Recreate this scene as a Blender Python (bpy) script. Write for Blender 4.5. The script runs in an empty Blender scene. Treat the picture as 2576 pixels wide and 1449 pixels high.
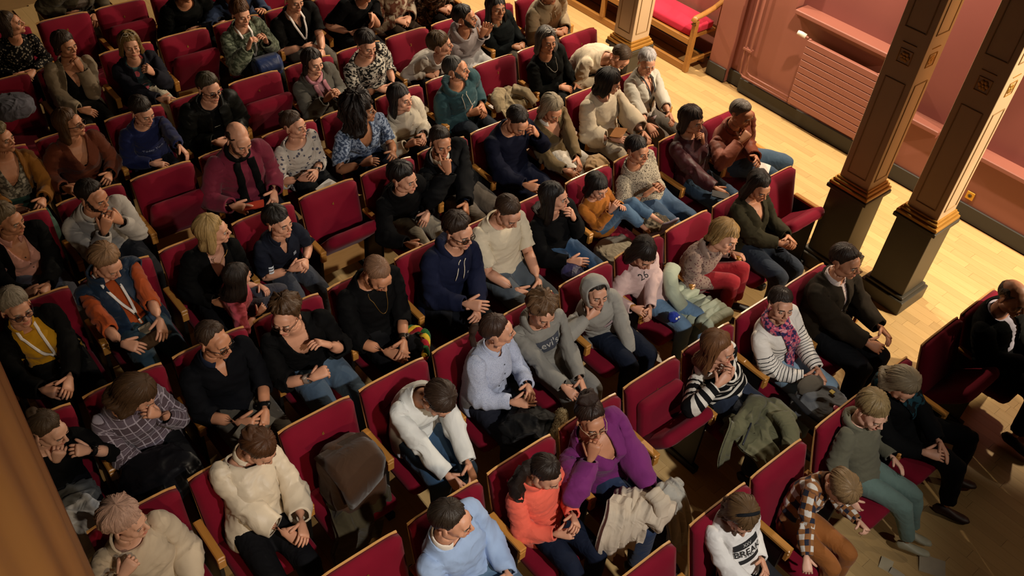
import bpy, math, random
import numpy as np
from mathutils import Matrix, Vector
from mathutils.bvhtree import BVHTree

random.seed(7)
rng = np.random.default_rng(7)
SC = bpy.context.scene
COL = SC.collection

# ---------------------------------------------------------------- camera
CX, CY, FPX = 1288.0, 724.5, 2282.33
CH = 5.1316
AZ, PI_, RO = math.radians(43.6925), math.radians(42.2456), math.radians(6.0400)
fwd = np.array([math.cos(PI_)*math.sin(AZ), math.cos(PI_)*math.cos(AZ), -math.sin(PI_)])
_r = np.array([math.cos(AZ), -math.sin(AZ), 0.0]); _u = np.cross(_r, fwd)
rgt = math.cos(RO)*_r + math.sin(RO)*_u
upv = -math.sin(RO)*_r + math.cos(RO)*_u
cam_d = bpy.data.cameras.new('camera'); cam = bpy.data.objects.new('camera', cam_d); COL.objects.link(cam)
cam_d.sensor_fit = 'HORIZONTAL'; cam_d.sensor_width = 36.0; cam_d.lens = FPX/2576*36.0
cam_d.clip_start = 0.05; cam_d.clip_end = 60
M = Matrix.Identity(4)
for i in range(3):
    M[i][0] = rgt[i]; M[i][1] = upv[i]; M[i][2] = -fwd[i]
M[2][3] = CH
cam.matrix_world = M
SC.camera = cam

def ray(u, v):
    return rgt*(u-CX)/FPX - upv*(v-CY)/FPX + fwd
def atz(u, v, z):
    d = ray(u, v); return np.array([0, 0, CH]) + d*((z-CH)/d[2])
def pix(P):
    d = np.asarray(P, float) - np.array([0, 0, CH]); z = d@fwd
    return np.array([CX+FPX*(d@rgt)/z, CY-FPX*(d@upv)/z])

# ---------------------------------------------------------------- world, lamps, exposure
SC.view_settings.view_transform = 'Standard'
SC.view_settings.look = 'None'
SC.view_settings.exposure = 0.62
SC.view_settings.gamma = 1.0
SC.view_settings.use_curve_mapping = False
w = bpy.data.worlds.new('world'); SC.world = w; w.use_nodes = True
w.node_tree.nodes['Background'].inputs[0].default_value = (0.9, 0.6, 0.36, 1)
w.node_tree.nodes['Background'].inputs[1].default_value = 0.003

def lamp(name, kind, loc, energy, col, target=None, **kw):
    d = bpy.data.lights.new(name, kind); d.energy = energy; d.color = col
    for k, v in kw.items(): setattr(d, k, v)
    o = bpy.data.objects.new(name, d); COL.objects.link(o); o.location = loc
    if target is not None:
        o.rotation_euler = (Vector(target)-Vector(loc)).to_track_quat('-Z', 'Y').to_euler()
    return o
WARM = (1.0, 0.82, 0.60)
# row of downlights in the soffit over the side aisle
for yy in (3.9, 6.5, 9.1):
    lamp('aisle_downlight', 'SPOT', (7.30, yy, 3.6), 320, WARM, (6.9, yy, 0), spot_size=math.radians(150), spot_blend=0.35, shadow_soft_size=0.05)
lamp('aisle_downlight', 'SPOT', (7.55, 1.15, 3.6), 210, WARM, (7.55, 1.15, 0), spot_size=math.radians(64), spot_blend=0.25, shadow_soft_size=0.05)
lamp('aisle_spot', 'SPOT', (7.75, -0.7, 3.3), 620, WARM, (6.95, 3.1, 0.5), spot_size=math.radians(60), spot_blend=0.2, shadow_soft_size=0.05)
# theatre lanterns from the stage side: a neutral beam on the middle block, a weak warm one on the left block
lamp('stage_lantern', 'SPOT', (1.9, -2.8, 6.4), 1000, (1.0, 0.93, 0.85), (2.75, 2.2, 0.9), spot_size=math.radians(44), spot_blend=0.85, shadow_soft_size=0.12)
lamp('stage_lantern', 'SPOT', (9.0, -4.5, 6.2), 160, (1.0, 0.84, 0.64), (3.4, 2.9, 0.7), spot_size=math.radians(56), spot_blend=0.8, shadow_soft_size=0.10)
lamp('stage_lantern', 'SPOT', (0.2, -3.8, 5.2), 380, (1.0, 0.74, 0.46), (0.6, 3.9, 0.8), spot_size=math.radians(42), spot_blend=0.9, shadow_soft_size=0.2)

# ---------------------------------------------------------------- helpers: materials
def lin(c):
    if isinstance(c, str):
        c = c.lstrip('#'); c = [int(c[i:i+2], 16)/255 for i in (0, 2, 4)]
        c = [x/12.92 if x <= 0.04045 else ((x+0.055)/1.055)**2.4 for x in c]
    return tuple(c[:3]) + (1.0,)
MATS = {}
class NT:
    def __init__(s, name):
        s.m = bpy.data.materials.new(name); s.m.use_nodes = True
        s.t = s.m.node_tree; s.b = s.t.nodes['Principled BSDF']
    def n(s, kind, **kw):
        nd = s.t.nodes.new(kind)
        for k, v in kw.items():
            if k.startswith('i_'):
                key = k[2:]; key = int(key) if key.isdigit() else key.replace('_', ' ')
                nd.inputs[key].default_value = v
            else: setattr(nd, k, v)
        return nd
    def l(s, a, b): s.t.links.new(a, b)
    def math(s, op, a, b=None, c=None):
        nd = s.n('ShaderNodeMath', operation=op)
        for i, x in enumerate((a, b, c)):
            if x is None: continue
            if isinstance(x, (int, float)): nd.inputs[i].default_value = x
            else: s.l(x, nd.inputs[i])
        return nd.outputs[0]
    def mix(s, fac, a, b):
        nd = s.n('ShaderNodeMix', data_type='RGBA')
        for i, x in ((0, fac), (6, a), (7, b)):
            if isinstance(x, (int, float)): nd.inputs[i].default_value = x
            elif isinstance(x, (tuple, list, str)): nd.inputs[i].default_value = lin(x)
            else: s.l(x, nd.inputs[i])
        return nd.outputs[2]
    def step(s, val, t, soft=0.0):
        if soft <= 0: return s.math('GREATER_THAN', val, t)
        nd = s.n('ShaderNodeMapRange', i_1=t-soft, i_2=t+soft); s.l(val, nd.inputs[0]); return nd.outputs[0]
    def attr(s, name):
        return s.n('ShaderNodeAttribute', attribute_name=name)
    def noise(s, vec, scale, detail=3.0, rough=0.5):
        nd = s.n('ShaderNodeTexNoise', i_Scale=scale, i_Detail=detail, i_Roughness=rough)
        if vec is not None: s.l(vec, nd.inputs['Vector'])
        return nd
    def bump(s, h, strength, dist=0.01, nrm=None):
        nd = s.n('ShaderNodeBump', i_Strength=strength, i_Distance=dist); s.l(h, nd.inputs['Height'])
        if nrm is not None: s.l(nrm, nd.inputs['Normal'])
        return nd.outputs[0]
    def fin(s, col=None, rough=0.6, metal=0.0, nrm=None, spec=0.5, sheen=0.0, coat=0.0):
        if col is not None:
            if isinstance(col, (tuple, list, str)): s.b.inputs['Base Color'].default_value = lin(col)
            else: s.l(col, s.b.inputs['Base Color'])
        if isinstance(rough, (int, float)): s.b.inputs['Roughness'].default_value = rough
        else: s.l(rough, s.b.inputs['Roughness'])
        s.b.inputs['Metallic'].default_value = metal
        s.b.inputs['Specular IOR Level'].default_value = spec
        s.b.inputs['Sheen Weight'].default_value = sheen
        s.b.inputs['Coat Weight'].default_value = coat
        if nrm is not None: s.l(nrm, s.b.inputs['Normal'])
        return s.m

def plain(name, col, rough=0.55, metal=0.0, var=0.06, scale=14.0, spec=0.5):
    key = ('plain', name, str(col))
    if key in MATS: return MATS[key]
    t = NT(name); tc = t.n('ShaderNodeTexCoord')
    nz = t.noise(tc.outputs['Object'], scale)
    c = np.array(lin(col)[:3]); a = tuple(np.clip(c*(1-var*2), 0, 1)); b = tuple(np.clip(c*(1+var*2), 0, 1))
    MATS[key] = t.fin(t.mix(nz.outputs['Fac'], a, b), rough, metal, spec=spec)
    return MATS[key]

def wood(name, c1, c2, scale=1.0, rough=0.4, axis=1, rand=True):
    key = ('wood', name)
    if key in MATS: return MATS[key]
    t = NT(name); tc = t.n('ShaderNodeTexCoord')
    mp = t.n('ShaderNodeMapping'); sc = [14*scale]*3; sc[axis] = 1.2*scale
    mp.inputs['Scale'].default_value = sc
    t.l(tc.outputs['Object'], mp.inputs['Vector'])
    if rand:
        oi = t.n('ShaderNodeObjectInfo'); add = t.n('ShaderNodeVectorMath', operation='ADD')
        mul = t.math('MULTIPLY', oi.outputs['Random'], 37.0)
        t.l(mp.outputs[0], add.inputs[0]); t.l(mul, add.inputs[1]); vec = add.outputs[0]
    else: vec = mp.outputs[0]
    nz = t.noise(vec, 3.0, 5.0, 0.6)
    col = t.mix(nz.outputs['Fac'], c1, c2)
    if rand:
        sh = t.math('MULTIPLY_ADD', oi.outputs['Random'], 0.22, 0.90)
        hs = t.n('ShaderNodeHueSaturation'); t.l(sh, hs.inputs['Value']); t.l(col, hs.inputs['Color']); col = hs.outputs[0]
    MATS[key] = t.fin(col, rough, nrm=t.bump(nz.outputs['Fac'], 0.08, 0.004))
    return MATS[key]

def velvet(name, col):
    key = ('velvet', name)
    if key in MATS: return MATS[key]
    t = NT(name); tc = t.n('ShaderNodeTexCoord')
    nz = t.noise(tc.outputs['Object'], 260.0, 2.0); n2 = t.noise(tc.outputs['Object'], 5.0, 3.0)
    c = np.array(lin(col)[:3])
    cc = t.mix(n2.outputs['Fac'], tuple(c*0.8), tuple(np.clip(c*1.2, 0, 1)))
    MATS[key] = t.fin(cc, 0.85, nrm=t.bump(nz.outputs['Fac'], 0.2, 0.002), spec=0.12, sheen=0.06)
    return MATS[key]

_fc = [0]
def fabric(col, pat=None, c2=None, c3=None, scale=1.0, rough=0.85, weave=380.0, sheen=0.15, gloss=None, fold=0.35, zmax=None):
    key = ('fab', str(col), pat, str(c2), str(c3), scale, rough, zmax, fold)
    if key in MATS: return MATS[key]
    _fc[0] += 1
    t = NT('fabric_%03d' % _fc[0]); rest = t.attr('rest').outputs['Vector']; band = t.attr('rest_band').outputs['Fac']
    base = lin(col)
    n1 = t.noise(rest, 9.0, 4.0); 
    c = np.array(base[:3])
    out = t.mix(n1.outputs['Fac'], tuple(np.clip(c*0.82, 0, 1)), tuple(np.clip(c*1.18, 0, 1)))
    if pat == 'stripe':
        fr = t.math('FRACT', t.math('MULTIPLY', band, 1.0/scale))
        m = t.math('LESS_THAN', fr, 0.5 if c3 is None else c3)
        if zmax is not None: m = t.math('MULTIPLY', m, t.math('LESS_THAN', band, zmax))
        out = t.mix(m, out, c2)
    elif pat == 'plaid':
        sx = t.n('ShaderNodeSeparateXYZ'); t.l(rest, sx.inputs[0]); ru = t.attr('rest_u').outputs['Fac']
        fx = t.math('LESS_THAN', t.math('FRACT', t.math('MULTIPLY', ru, 1.0/scale)), 0.5)
        fz = t.math('LESS_THAN', t.math('FRACT', t.math('MULTIPLY', band, 1.0/scale)), 0.5)
        both = t.math('MULTIPLY', fx, fz); one = t.math('SUBTRACT', t.math('MAXIMUM', fx, fz), both)
        out = t.mix(one, out, c2); out = t.mix(both, out, c3)
        l1 = t.math('LESS_THAN', t.math('FRACT', t.math('MULTIPLY', ru, 0.5/scale)), 0.08)
        out = t.mix(t.math('MULTIPLY', l1, 0.5), out, c2)
    elif pat == 'lines':
        sx = t.n('ShaderNodeSeparateXYZ'); t.l(rest, sx.inputs[0]); ru = t.attr('rest_u').outputs['Fac']
        fx = t.math('LESS_THAN', t.math('FRACT', t.math('MULTIPLY', ru, 1.0/scale)), 0.14)
        fz = t.math('LESS_THAN', t.math('FRACT', t.math('MULTIPLY', band, 1.0/scale)), 0.14)
        f2 = t.math('LESS_THAN', t.math('FRACT', t.math('MULTIPLY', band, 0.5/scale)), 0.42)
        out = t.mix(t.math('MULTIPLY', f2, 0.6), out, c3)
        out = t.mix(t.math('MAXIMUM', fx, fz), out, c2)
    elif pat == 'spots':
        v = t.n('ShaderNodeTexVoronoi', i_Scale=55.0/scale, i_Randomness=1.0); t.l(rest, v.inputs['Vector'])
        m = t.math('LESS_THAN', v.outputs['Distance'], 0.33)
        out = t.mix(m, out, c2)
        if c3:
            n3 = t.noise(rest, 30.0/scale); out = t.mix(t.step(n3.outputs['Fac'], 0.58, 0.02), out, c3)
    elif pat == 'blotch':
        n3 = t.noise(rest, 42.0/scale, 2.0); out = t.mix(t.step(n3.outputs['Fac'], 0.5, 0.03), out, c2)
        if c3:
            n4 = t.noise(rest, 27.0/scale, 2.0); n4.inputs['Scale'].default_value = 27.0/scale
            out = t.mix(t.step(n4.outputs['Fac'], 0.6, 0.03), out, c3)
    elif pat == 'flowers':
        v = t.n('ShaderNodeTexVoronoi', i_Scale=24.0/scale); t.l(rest, v.inputs['Vector'])
        m = t.math('LESS_THAN', v.outputs['Distance'], 0.42)
        pick = t.n('ShaderNodeSeparateColor'); t.l(v.outputs['Color'], pick.inputs[0])
        fl = t.mix(t.step(pick.outputs[0], 0.5), c2, c3)
        keep = t.math('MULTIPLY', m, t.step(pick.outputs[1], 0.3))
        out = t.mix(keep, out, fl)
    wv = t.noise(rest, weave, 1.0)
    fo = t.noise(rest, 7.0, 2.0, 0.5); fo.inputs['Distortion'].default_value = 0.8
    rg = t.math('SUBTRACT', 1.0, t.math('ABSOLUTE', t.math('MULTIPLY_ADD', fo.outputs['Fac'], 4.0, -2.0)))
    nb = t.bump(t.math('MAXIMUM', rg, -0.2), fold*1.1, 0.010)
    nb = t.bump(wv.outputs['Fac'], 0.08, 0.002, nb)
    dk = max(c) < .03
    MATS[key] = t.fin(out, rough, nrm=nb, spec=0.12 if dk else 0.3, sheen=0.0 if dk else sheen*.6)
    return MATS[key]

def skinmat(col):
    key = ('skin', str(col))
    if key in MATS: return MATS[key]
    t = NT('skin_%d' % len(MATS)); rest = t.attr('rest').outputs['Vector']
    n = t.noise(rest, 22.0, 3.0); c = np.array(lin(col)[:3])
    out = t.mix(n.outputs['Fac'], tuple(c*np.array([0.85, 0.8, 0.8])), tuple(np.clip(c*np.array([1.14, 1.1, 1.08]), 0, 1)))
    MATS[key] = t.fin(out, 0.48, nrm=t.bump(t.noise(rest, 300.0, 2.0).outputs['Fac'], 0.08, 0.002), spec=0.4)
    return MATS[key]
def hairmat(col, col2=None, rough=0.5):
    key = ('hair', str(col), str(col2))
    if key in MATS: return MATS[key]
    t = NT('hair_%d' % len(MATS)); st = t.attr('strand').outputs['Vector']
    n = t.noise(st, 6.0, 4.0, 0.65); c = np.array(lin(col)[:3]); c2 = np.array(lin(col2)[:3]) if col2 else np.clip(c*1.45+0.002, 0, 1)
    n2 = t.noise(t.attr('rest').outputs['Vector'], 12.0)
    f = t.math('MULTIPLY', n.outputs['Fac'], t.math('MULTIPLY_ADD', n2.outputs['Fac'], 0.9, 0.5))
    out = t.mix(f, tuple(c*0.4), tuple(c2))
    MATS[key] = t.fin(out, rough, nrm=t.bump(n.outputs['Fac'], 0.55, 0.008), spec=0.3)
    return MATS[key]

# ---------------------------------------------------------------- helpers: meshes and objects
def obj(name, me, parent=None, loc=None):
    o = bpy.data.objects.new(name, me); COL.objects.link(o)
    if parent is not None: o.parent = parent
    if loc is not None: o.location = loc
    return o
def mesh_np(name, V, F, mats, midx=None, smooth=True, attrs=None):
    me = bpy.data.meshes.new(name)
    V = np.ascontiguousarray(V, dtype=np.float32)
    me.vertices.add(len(V)); me.vertices.foreach_set('co', V.ravel())
    if isinstance(F, np.ndarray): Fl = [F]
    else: Fl = [np.asarray(f, dtype=np.int32) for f in F if len(f)]
    loops = np.concatenate([f.ravel() for f in Fl]).astype(np.int32)
    cnt = np.concatenate([np.full(len(f), f.shape[1], np.int32) for f in Fl])
    st = np.concatenate([[0], np.cumsum(cnt)[:-1]]).astype(np.int32)
    me.loops.add(len(loops)); me.loops.foreach_set('vertex_index', loops)
    me.polygons.add(len(cnt)); me.polygons.foreach_set('loop_start', st)
    me.polygons.foreach_set('use_smooth', np.full(len(cnt), bool(smooth)))
    for m in (mats if isinstance(mats, (list, tuple)) else [mats]): me.materials.append(m)
    if midx is not None: me.polygons.foreach_set('material_index', np.asarray(midx, np.int32))
    if attrs:
        for k, a in attrs.items():
            a = np.ascontiguousarray(a, np.float32)
            if a.ndim == 2:
                at = me.attributes.new(k, 'FLOAT_VECTOR', 'POINT'); at.data.foreach_set('vector', a.ravel())
            else:
                at = me.attributes.new(k, 'FLOAT', 'POINT'); at.data.foreach_set('value', a)
    me.update(calc_edges=True)
    return me
def empty(name, loc=(0, 0, 0), rz=0.0):
    o = bpy.data.objects.new(name, None); COL.objects.link(o); o.empty_display_size = 0.1
    o.location = loc; o.rotation_euler = (0, 0, rz); return o
def tag(o, label, cat, group=None):
    o['label'] = label; o['category'] = cat
    if group: o['group'] = group
    return o
def struct(o):
    o['kind'] = 'structure'; return o

def box_vf(x0, x1, y0, y1, z0, z1, b=0.0):
    """box, optionally with chamfered vertical/horizontal edges"""
    if b <= 0:
        V = np.array([[x, y, z] for z in (z0, z1) for y in (y0, y1) for x in (x0, x1)], float)
        F = np.array([[0, 2, 3, 1], [4, 5, 7, 6], [0, 1, 5, 4], [1, 3, 7, 5], [3, 2, 6, 7], [2, 0, 4, 6]])
        return V, F
    V = []; 
    for zi, (z, ins) in enumerate(((z0, b), (z0+b, 0), (z1-b, 0), (z1, b))):
        X0, X1, Y0, Y1 = x0+ins, x1-ins, y0+ins, y1-ins
        c = b*0.7 if ins == 0 else b*0.7
        V += [[X0+c, Y0, z], [X1-c, Y0, z], [X1, Y0+c, z], [X1, Y1-c, z], [X1-c, Y1, z], [X0+c, Y1, z], [X0, Y1-c, z], [X0, Y0+c, z]]
    F = []
    for k in range(3):
        for i in range(8):
            j = (i+1) % 8; F.append([k*8+i, k*8+j, k*8+8+j, k*8+8+i])
    cap = [[0, 7, 2, 1], [7, 6, 3, 2], [6, 5, 4, 3]]
    F += cap; F += [[24+a for a in reversed(f)] for f in cap]
    return np.array(V, float), np.array(F)
def join(parts):
    Vs, Fs, off = [], [], 0
    for V, F in parts:
        Vs.append(np.asarray(V, float)); 
        for f in (F if isinstance(F, list) else [F]): Fs.append(np.asarray(f)+off)
        off += len(V)
    by = {}
    for f in Fs: by.setdefault(f.shape[1], []).append(f)
    return np.concatenate(Vs), [np.concatenate(v) for v in by.values()]
def box(name, mat, b, parent=None, bev=0.0, smooth=False):
    V, F = box_vf(*b, b=bev); return obj(name, mesh_np(name, V, F, mat, smooth=smooth), parent)
def rounded(w, d, h, r, n=4, k=5):
    """rounded box centred on origin as a superellipsoid-like shell (smooth)"""
    nu, nv = 8*k, 4*k
    u = np.linspace(-np.pi, np.pi, nu, endpoint=False); v = np.linspace(-np.pi/2, np.pi/2, nv+1)
    U, Vv = np.meshgrid(u, v)
    dx = np.cos(Vv)*np.cos(U); dy = np.cos(Vv)*np.sin(U); dz = np.sin(Vv)
    D = np.stack([dx, dy, dz], -1).reshape(-1, 3)
    m = np.abs(D).max(1, keepdims=True); C = D/m           # cube projection
    half = np.array([w, d, h])/2
    inner = np.clip(C*half, -(half-r), half-r)
    dirv = C*half-inner; L = np.linalg.norm(dirv, axis=1, keepdims=True); L[L == 0] = 1
    P = inner+dirv/L*r*np.minimum(1, L/ (r*0.999)) if False else inner+np.where(L > 1e-6, dirv/np.maximum(L, 1e-9)*np.minimum(L, r), 0)
    F = []
    for j in range(nv):
        for i in range(nu):
            i2 = (i+1) % nu; F.append([j*nu+i, j*nu+i2, (j+1)*nu+i2, (j+1)*nu+i])
    return P, np.array(F)
def rodr(v):
    v = np.asarray(v, float); a = np.linalg.norm(v)
    if a < 1e-9: return np.eye(3)
    k = v/a; K = np.array([[0, -k[2], k[1]], [k[2], 0, -k[0]], [-k[1], k[0], 0]])
    return np.eye(3)+math.sin(a)*K+(1-math.cos(a))*K@K
def nrm(v):
    v = np.asarray(v, float); return v/max(np.linalg.norm(v), 1e-9)
def tube(path, rad, ref=(0, 0, 1), nseg=10, cap=True):
    """loft of ellipses along path; rad is (m,) or (m,2): across ref-cross / along ref"""
    P = np.asarray(path, float); m = len(P); Rr = np.asarray(rad, float)
    if Rr.ndim == 1: Rr = np.stack([Rr, Rr], 1)
    T = np.gradient(P, axis=0); T /= np.maximum(np.linalg.norm(T, axis=1, keepdims=True), 1e-9)
    ref = np.asarray(ref, float)
    if ref.ndim == 1: ref = np.repeat(ref[None], m, 0)
    S = np.cross(T, ref); S /= np.maximum(np.linalg.norm(S, axis=1, keepdims=True), 1e-9)
    B = np.cross(T, S)
    a = np.linspace(0, 2*np.pi, nseg, endpoint=False)
    V = P[:, None]+Rr[:, None, :1]*np.cos(a)[None, :, None]*S[:, None]+Rr[:, None, 1:]*np.sin(a)[None, :, None]*B[:, None]
    V = V.reshape(-1, 3); i = np.arange(nseg); j = (i+1) % nseg
    F = np.concatenate([np.stack([k*nseg+i, k*nseg+j, (k+1)*nseg+j, (k+1)*nseg+i], 1) for k in range(m-1)])
    ring = np.repeat(np.arange(m), nseg)
    if cap:
        V = np.concatenate([V, P[:1], P[-1:]]); c0, c1 = m*nseg, m*nseg+1
        T3 = np.concatenate([np.stack([np.full(nseg, c0), j, i], 1), np.stack([np.full(nseg, c1), (m-1)*nseg+i, (m-1)*nseg+j], 1)])
        ring = np.concatenate([ring, [0, m-1]])
        return V, [F, T3], ring
    return V, [F], ring
def tris_of(Fl):
    out = []
    for f in (Fl if isinstance(Fl, list) else [Fl]):
        f = np.asarray(f)
        if f.shape[1] == 3: out.append(f)
        else: out += [f[:, [0, 1, 2]], f[:, [0, 2, 3]]]
    return np.concatenate(out)
def ellips(c, r, nu=14, nv=9, rot=None):
    u = np.linspace(0, 2*np.pi, nu, endpoint=False); v = np.linspace(-np.pi/2, np.pi/2, nv)[1:-1]
    P = np.array([[math.cos(b)*math.cos(a), math.cos(b)*math.sin(a), math.sin(b)] for b in v for a in u]+[[0, 0, -1], [0, 0, 1]])*np.asarray(r)
    if rot is not None: P = P@np.asarray(rot).T
    P = P+np.asarray(c); F = []; m = len(v)
    for k in range(m-1):
        for i in range(nu):
            j = (i+1) % nu; F.append([k*nu+i, k*nu+j, (k+1)*nu+j, (k+1)*nu+i])
    T3 = []
    for i in range(nu):
        j = (i+1) % nu; T3.append([m*nu, j, i]); T3.append([m*nu+1, (m-1)*nu+i, (m-1)*nu+j])
    return P, [np.array(F), np.array(T3)]
def smoothstep(a, b, x):
    t = np.clip((np.asarray(x, float)-a)/(b-a), 0, 1); return t*t*(3-2*t)
def waves(P, freq, n=7, seed=0):
    r = np.random.default_rng(seed); out = np.zeros(len(P))
    for _ in range(n):
        k = r.normal(size=3)*freq; out += np.sin(P@k+r.uniform(0, 6.28))
    return out/n**0.5
def text_vf(s, size=0.1, extrude=0.0015, ax='CENTER'):
    cu = bpy.data.curves.new('t', 'FONT'); cu.body = s; cu.size = size; cu.extrude = extrude; cu.align_x = ax; cu.align_y = 'CENTER'; cu.resolution_u = 3
    o = bpy.data.objects.new('t', cu); COL.objects.link(o)
    dg = bpy.context.evaluated_depsgraph_get(); dg.update()
    me = o.evaluated_get(dg).to_mesh(); me.calc_loop_triangles()
    V = np.array([v.co for v in me.vertices]); F = np.array([t.vertices for t in me.loop_triangles])
    o.evaluated_get(dg).to_mesh_clear(); bpy.data.objects.remove(o); bpy.data.curves.remove(cu)
    return V, F
# ================================================================ the human template (seated rest pose, facing -Y, origin on the seat)
BN = ['pelvis', 'spine', 'chest', 'neck', 'head']
for s_ in 'LR':
    BN += [b+s_ for b in ('uarm', 'farm', 'hand', 'thigh', 'shin', 'foot')]
    BN += ['f%d%s%s' % (k, q, s_) for k in range(5) for q in 'ab']
BI = {n: i for i, n in enumerate(BN)}; NB = len(BN)
J0 = {'pelvis': (0, 0, .09), 'spine': (0, .015, .20), 'chest': (0, .02, .34), 'neck': (0, .03, .56), 'head': (0, .015, .645)}
UA0 = np.array([.166, .03, .503]); EL0 = np.array([.270, .055, .240]); FD0 = nrm([-.18, -.95, .25]); WR0 = EL0+FD0*.25
PN0 = nrm(np.cross(FD0, [0, 0, 1])); PN0 = nrm(np.array([-.7, -.1, -.7]) - FD0*np.dot(FD0, np.array([-.7, -.1, -.7])))  # palm normal: inward and down
LT0 = np.cross(FD0, PN0)                                     # lateral axis of the left hand
if LT0[2] < 0: LT0 = -LT0                                    # thumb side (up / inward)
HC0 = np.array([0, -.012, .768])
FING = []                                                    # finger roots and lengths, left hand
for k, (lat, ln, spread) in enumerate(((.030, .073, .10), (.010, .081, .03), (-.010, .076, -.04), (-.028, .058, -.12))):
    root = WR0+FD0*.085+LT0*lat; d = nrm(FD0+LT0*spread); FING.append((root, d, ln, .0092 if k < 3 else .0082))
FING.append((WR0+FD0*.022+LT0*.032, nrm(FD0*.75+LT0*.62+PN0*.25), .072, .0115))
J0.update({'uarmL': UA0, 'farmL': EL0, 'handL': WR0, 'thighL': (.085, 0, .095), 'shinL': (.115, -.43, .10), 'footL': (.115, -.445, -.335)})
for k, (r, d, ln, _) in enumerate(FING):
    J0['f%daL' % k] = r; J0['f%dbL' % k] = r+d*ln*.5
for n in list(J0):
    if n.endswith('L'): J0[n[:-1]+'R'] = np.array(J0[n])*[-1, 1, 1]
J0 = {k: np.array(v, float) for k, v in J0.items()}
PAR = {'spine': 'pelvis', 'chest': 'spine', 'neck': 'chest', 'head': 'neck'}
for s_ in 'LR':
    PAR.update({'uarm'+s_: 'chest', 'farm'+s_: 'uarm'+s_, 'hand'+s_: 'farm'+s_, 'thigh'+s_: 'pelvis', 'shin'+s_: 'thigh'+s_, 'foot'+s_: 'shin'+s_})
    for k in range(5): PAR['f%da%s' % (k, s_)] = 'hand'+s_; PAR['f%db%s' % (k, s_)] = 'f%da%s' % (k, s_)

class Src:
    """collects closed pieces with weights W and params (armT, legT)"""
    def __init__(s): s.V, s.F, s.W, s.A, s.L, s.n = [], [], [], [], [], 0
    def add(s, V, F, W, A=None, L=None):
        s.V.append(V); s.F.append(tris_of(F)+s.n); s.W.append(W); n = len(V)
        s.A.append(np.full(n, -1.0) if A is None else A); s.L.append(np.full(n, -1.0) if L is None else L); s.n += n
    def get(s): return np.concatenate(s.V), np.concatenate(s.F), np.concatenate(s.W), np.concatenate(s.A), np.concatenate(s.L)
def wrow(d):
    w_ = np.zeros(NB)
    for k, v in d.items(): w_[BI[k]] = v
    return w_
def torso_w(z):
    z = float(z)
    a = smoothstep(.10, .22, z); b = smoothstep(.22, .38, z); c = smoothstep(.53, .60, z); d = smoothstep(.62, .69, z)
    return wrow({'pelvis': 1-a, 'spine': a*(1-b), 'chest': b*(1-c), 'neck': c*(1-d), 'head': d})
def mirror(V): return V*np.array([-1, 1, 1])
def side_w(W):                                                # swap L and R weight columns
    idx = [BI[n[:-1]+('R' if n.endswith('L') else 'L')] if n[-1] in 'LR' else i for i, n in enumerate(BN)]
    return W[:, idx]
TS = [(-.005, .14, .10, .0), (.03, .178, .125, -.005), (.09, .178, .128, .0), (.15, .165, .12, .008), (.22, .150, .110, .015), (.29, .152, .110, .02),
      (.36, .165, .116, .02), (.43, .172, .115, .025), (.48, .165, .102, .03), (.515, .140, .084, .035), (.545, .098, .066, .036), (.575, .062, .060, .03), (.62, .056, .058, .02), (.68, .052, .055, .012)]
def add_torso(S, grow=0.0, ztop=.70, zbot=-1):
    rows = [t for t in TS if zbot <= t[0] <= ztop]
    P = np.array([[0, t[3], t[0]] for t in rows]); R = np.array([[t[1]+grow, t[2]+grow] for t in rows])
    V, F, ring = tube(P, R, ref=(0, 1, 0), nseg=22)
    W = np.array([torso_w(rows[r][0]) for r in ring]); S.add(V, F, W)
def arm_path(n=16):
    T = np.concatenate([[-.12], np.linspace(.02, .82, 7), [.93, 1.0, 1.07], np.linspace(1.2, 2.0, 6)])
    P = np.array([UA0+(EL0-UA0)*t if t <= 1 else EL0+(WR0-EL0)*(t-1) for t in T])
    P[0] = UA0+np.array([-.03, 0, .01])
    return T, P
def arm_rad(T): return np.interp(T, [-.12, .05, .3, .7, 1.0, 1.2, 1.6, 2.0], [.046, .051, .049, .043, .040, .042, .036, .027])
def arm_w(T):
    W = np.zeros((len(T), NB)); a = smoothstep(-.25, .25, T); b = smoothstep(.82, 1.18, T); c = smoothstep(1.72, 2.10, T)
    W[:, BI['chest']] = (1-a); W[:, BI['uarmL']] = a*(1-b); W[:, BI['farmL']] = b*(1-c); W[:, BI['handL']] = c
    return W
def add_arm(S, grow=0.0, ext=0.0, nseg=12):
    T, P = arm_path(); R = arm_rad(T)+grow
    if ext: T = np.append(T, 2.0+ext); P = np.vstack([P, WR0+FD0*.25*ext]); R = np.append(R, R[-1])
    V, F, ring = tube(P, R, ref=(1, 0, 0.3), nseg=nseg); Tv = T[ring]; W = arm_w(Tv)
    S.add(V, F, W, A=Tv); S.add(mirror(V), [f[:, ::-1] for f in F], side_w(W), A=Tv)
def leg_path():
    T = np.concatenate([[-.1], np.linspace(.05, .85, 7), [.95, 1.02, 1.1], np.linspace(1.25, 2.0, 6)])
    h, k, f = J0['thighL'], J0['shinL'], J0['footL']
    P = np.array([h+(k-h)*t if t <= 1 else k+(f-k)*(t-1) for t in T]); P[0] = h+np.array([0, .06, 0])
    P[np.isclose(T, .95)] += [0, 0, .0]; P[np.isclose(T, 1.02)] += [0, -.012, .0]
    return T, P
def leg_rad(T): return np.interp(T, [-.1, .1, .5, .9, 1.05, 1.3, 1.6, 2.0], [.09, .09, .078, .064, .060, .058, .048, .038])
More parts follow.
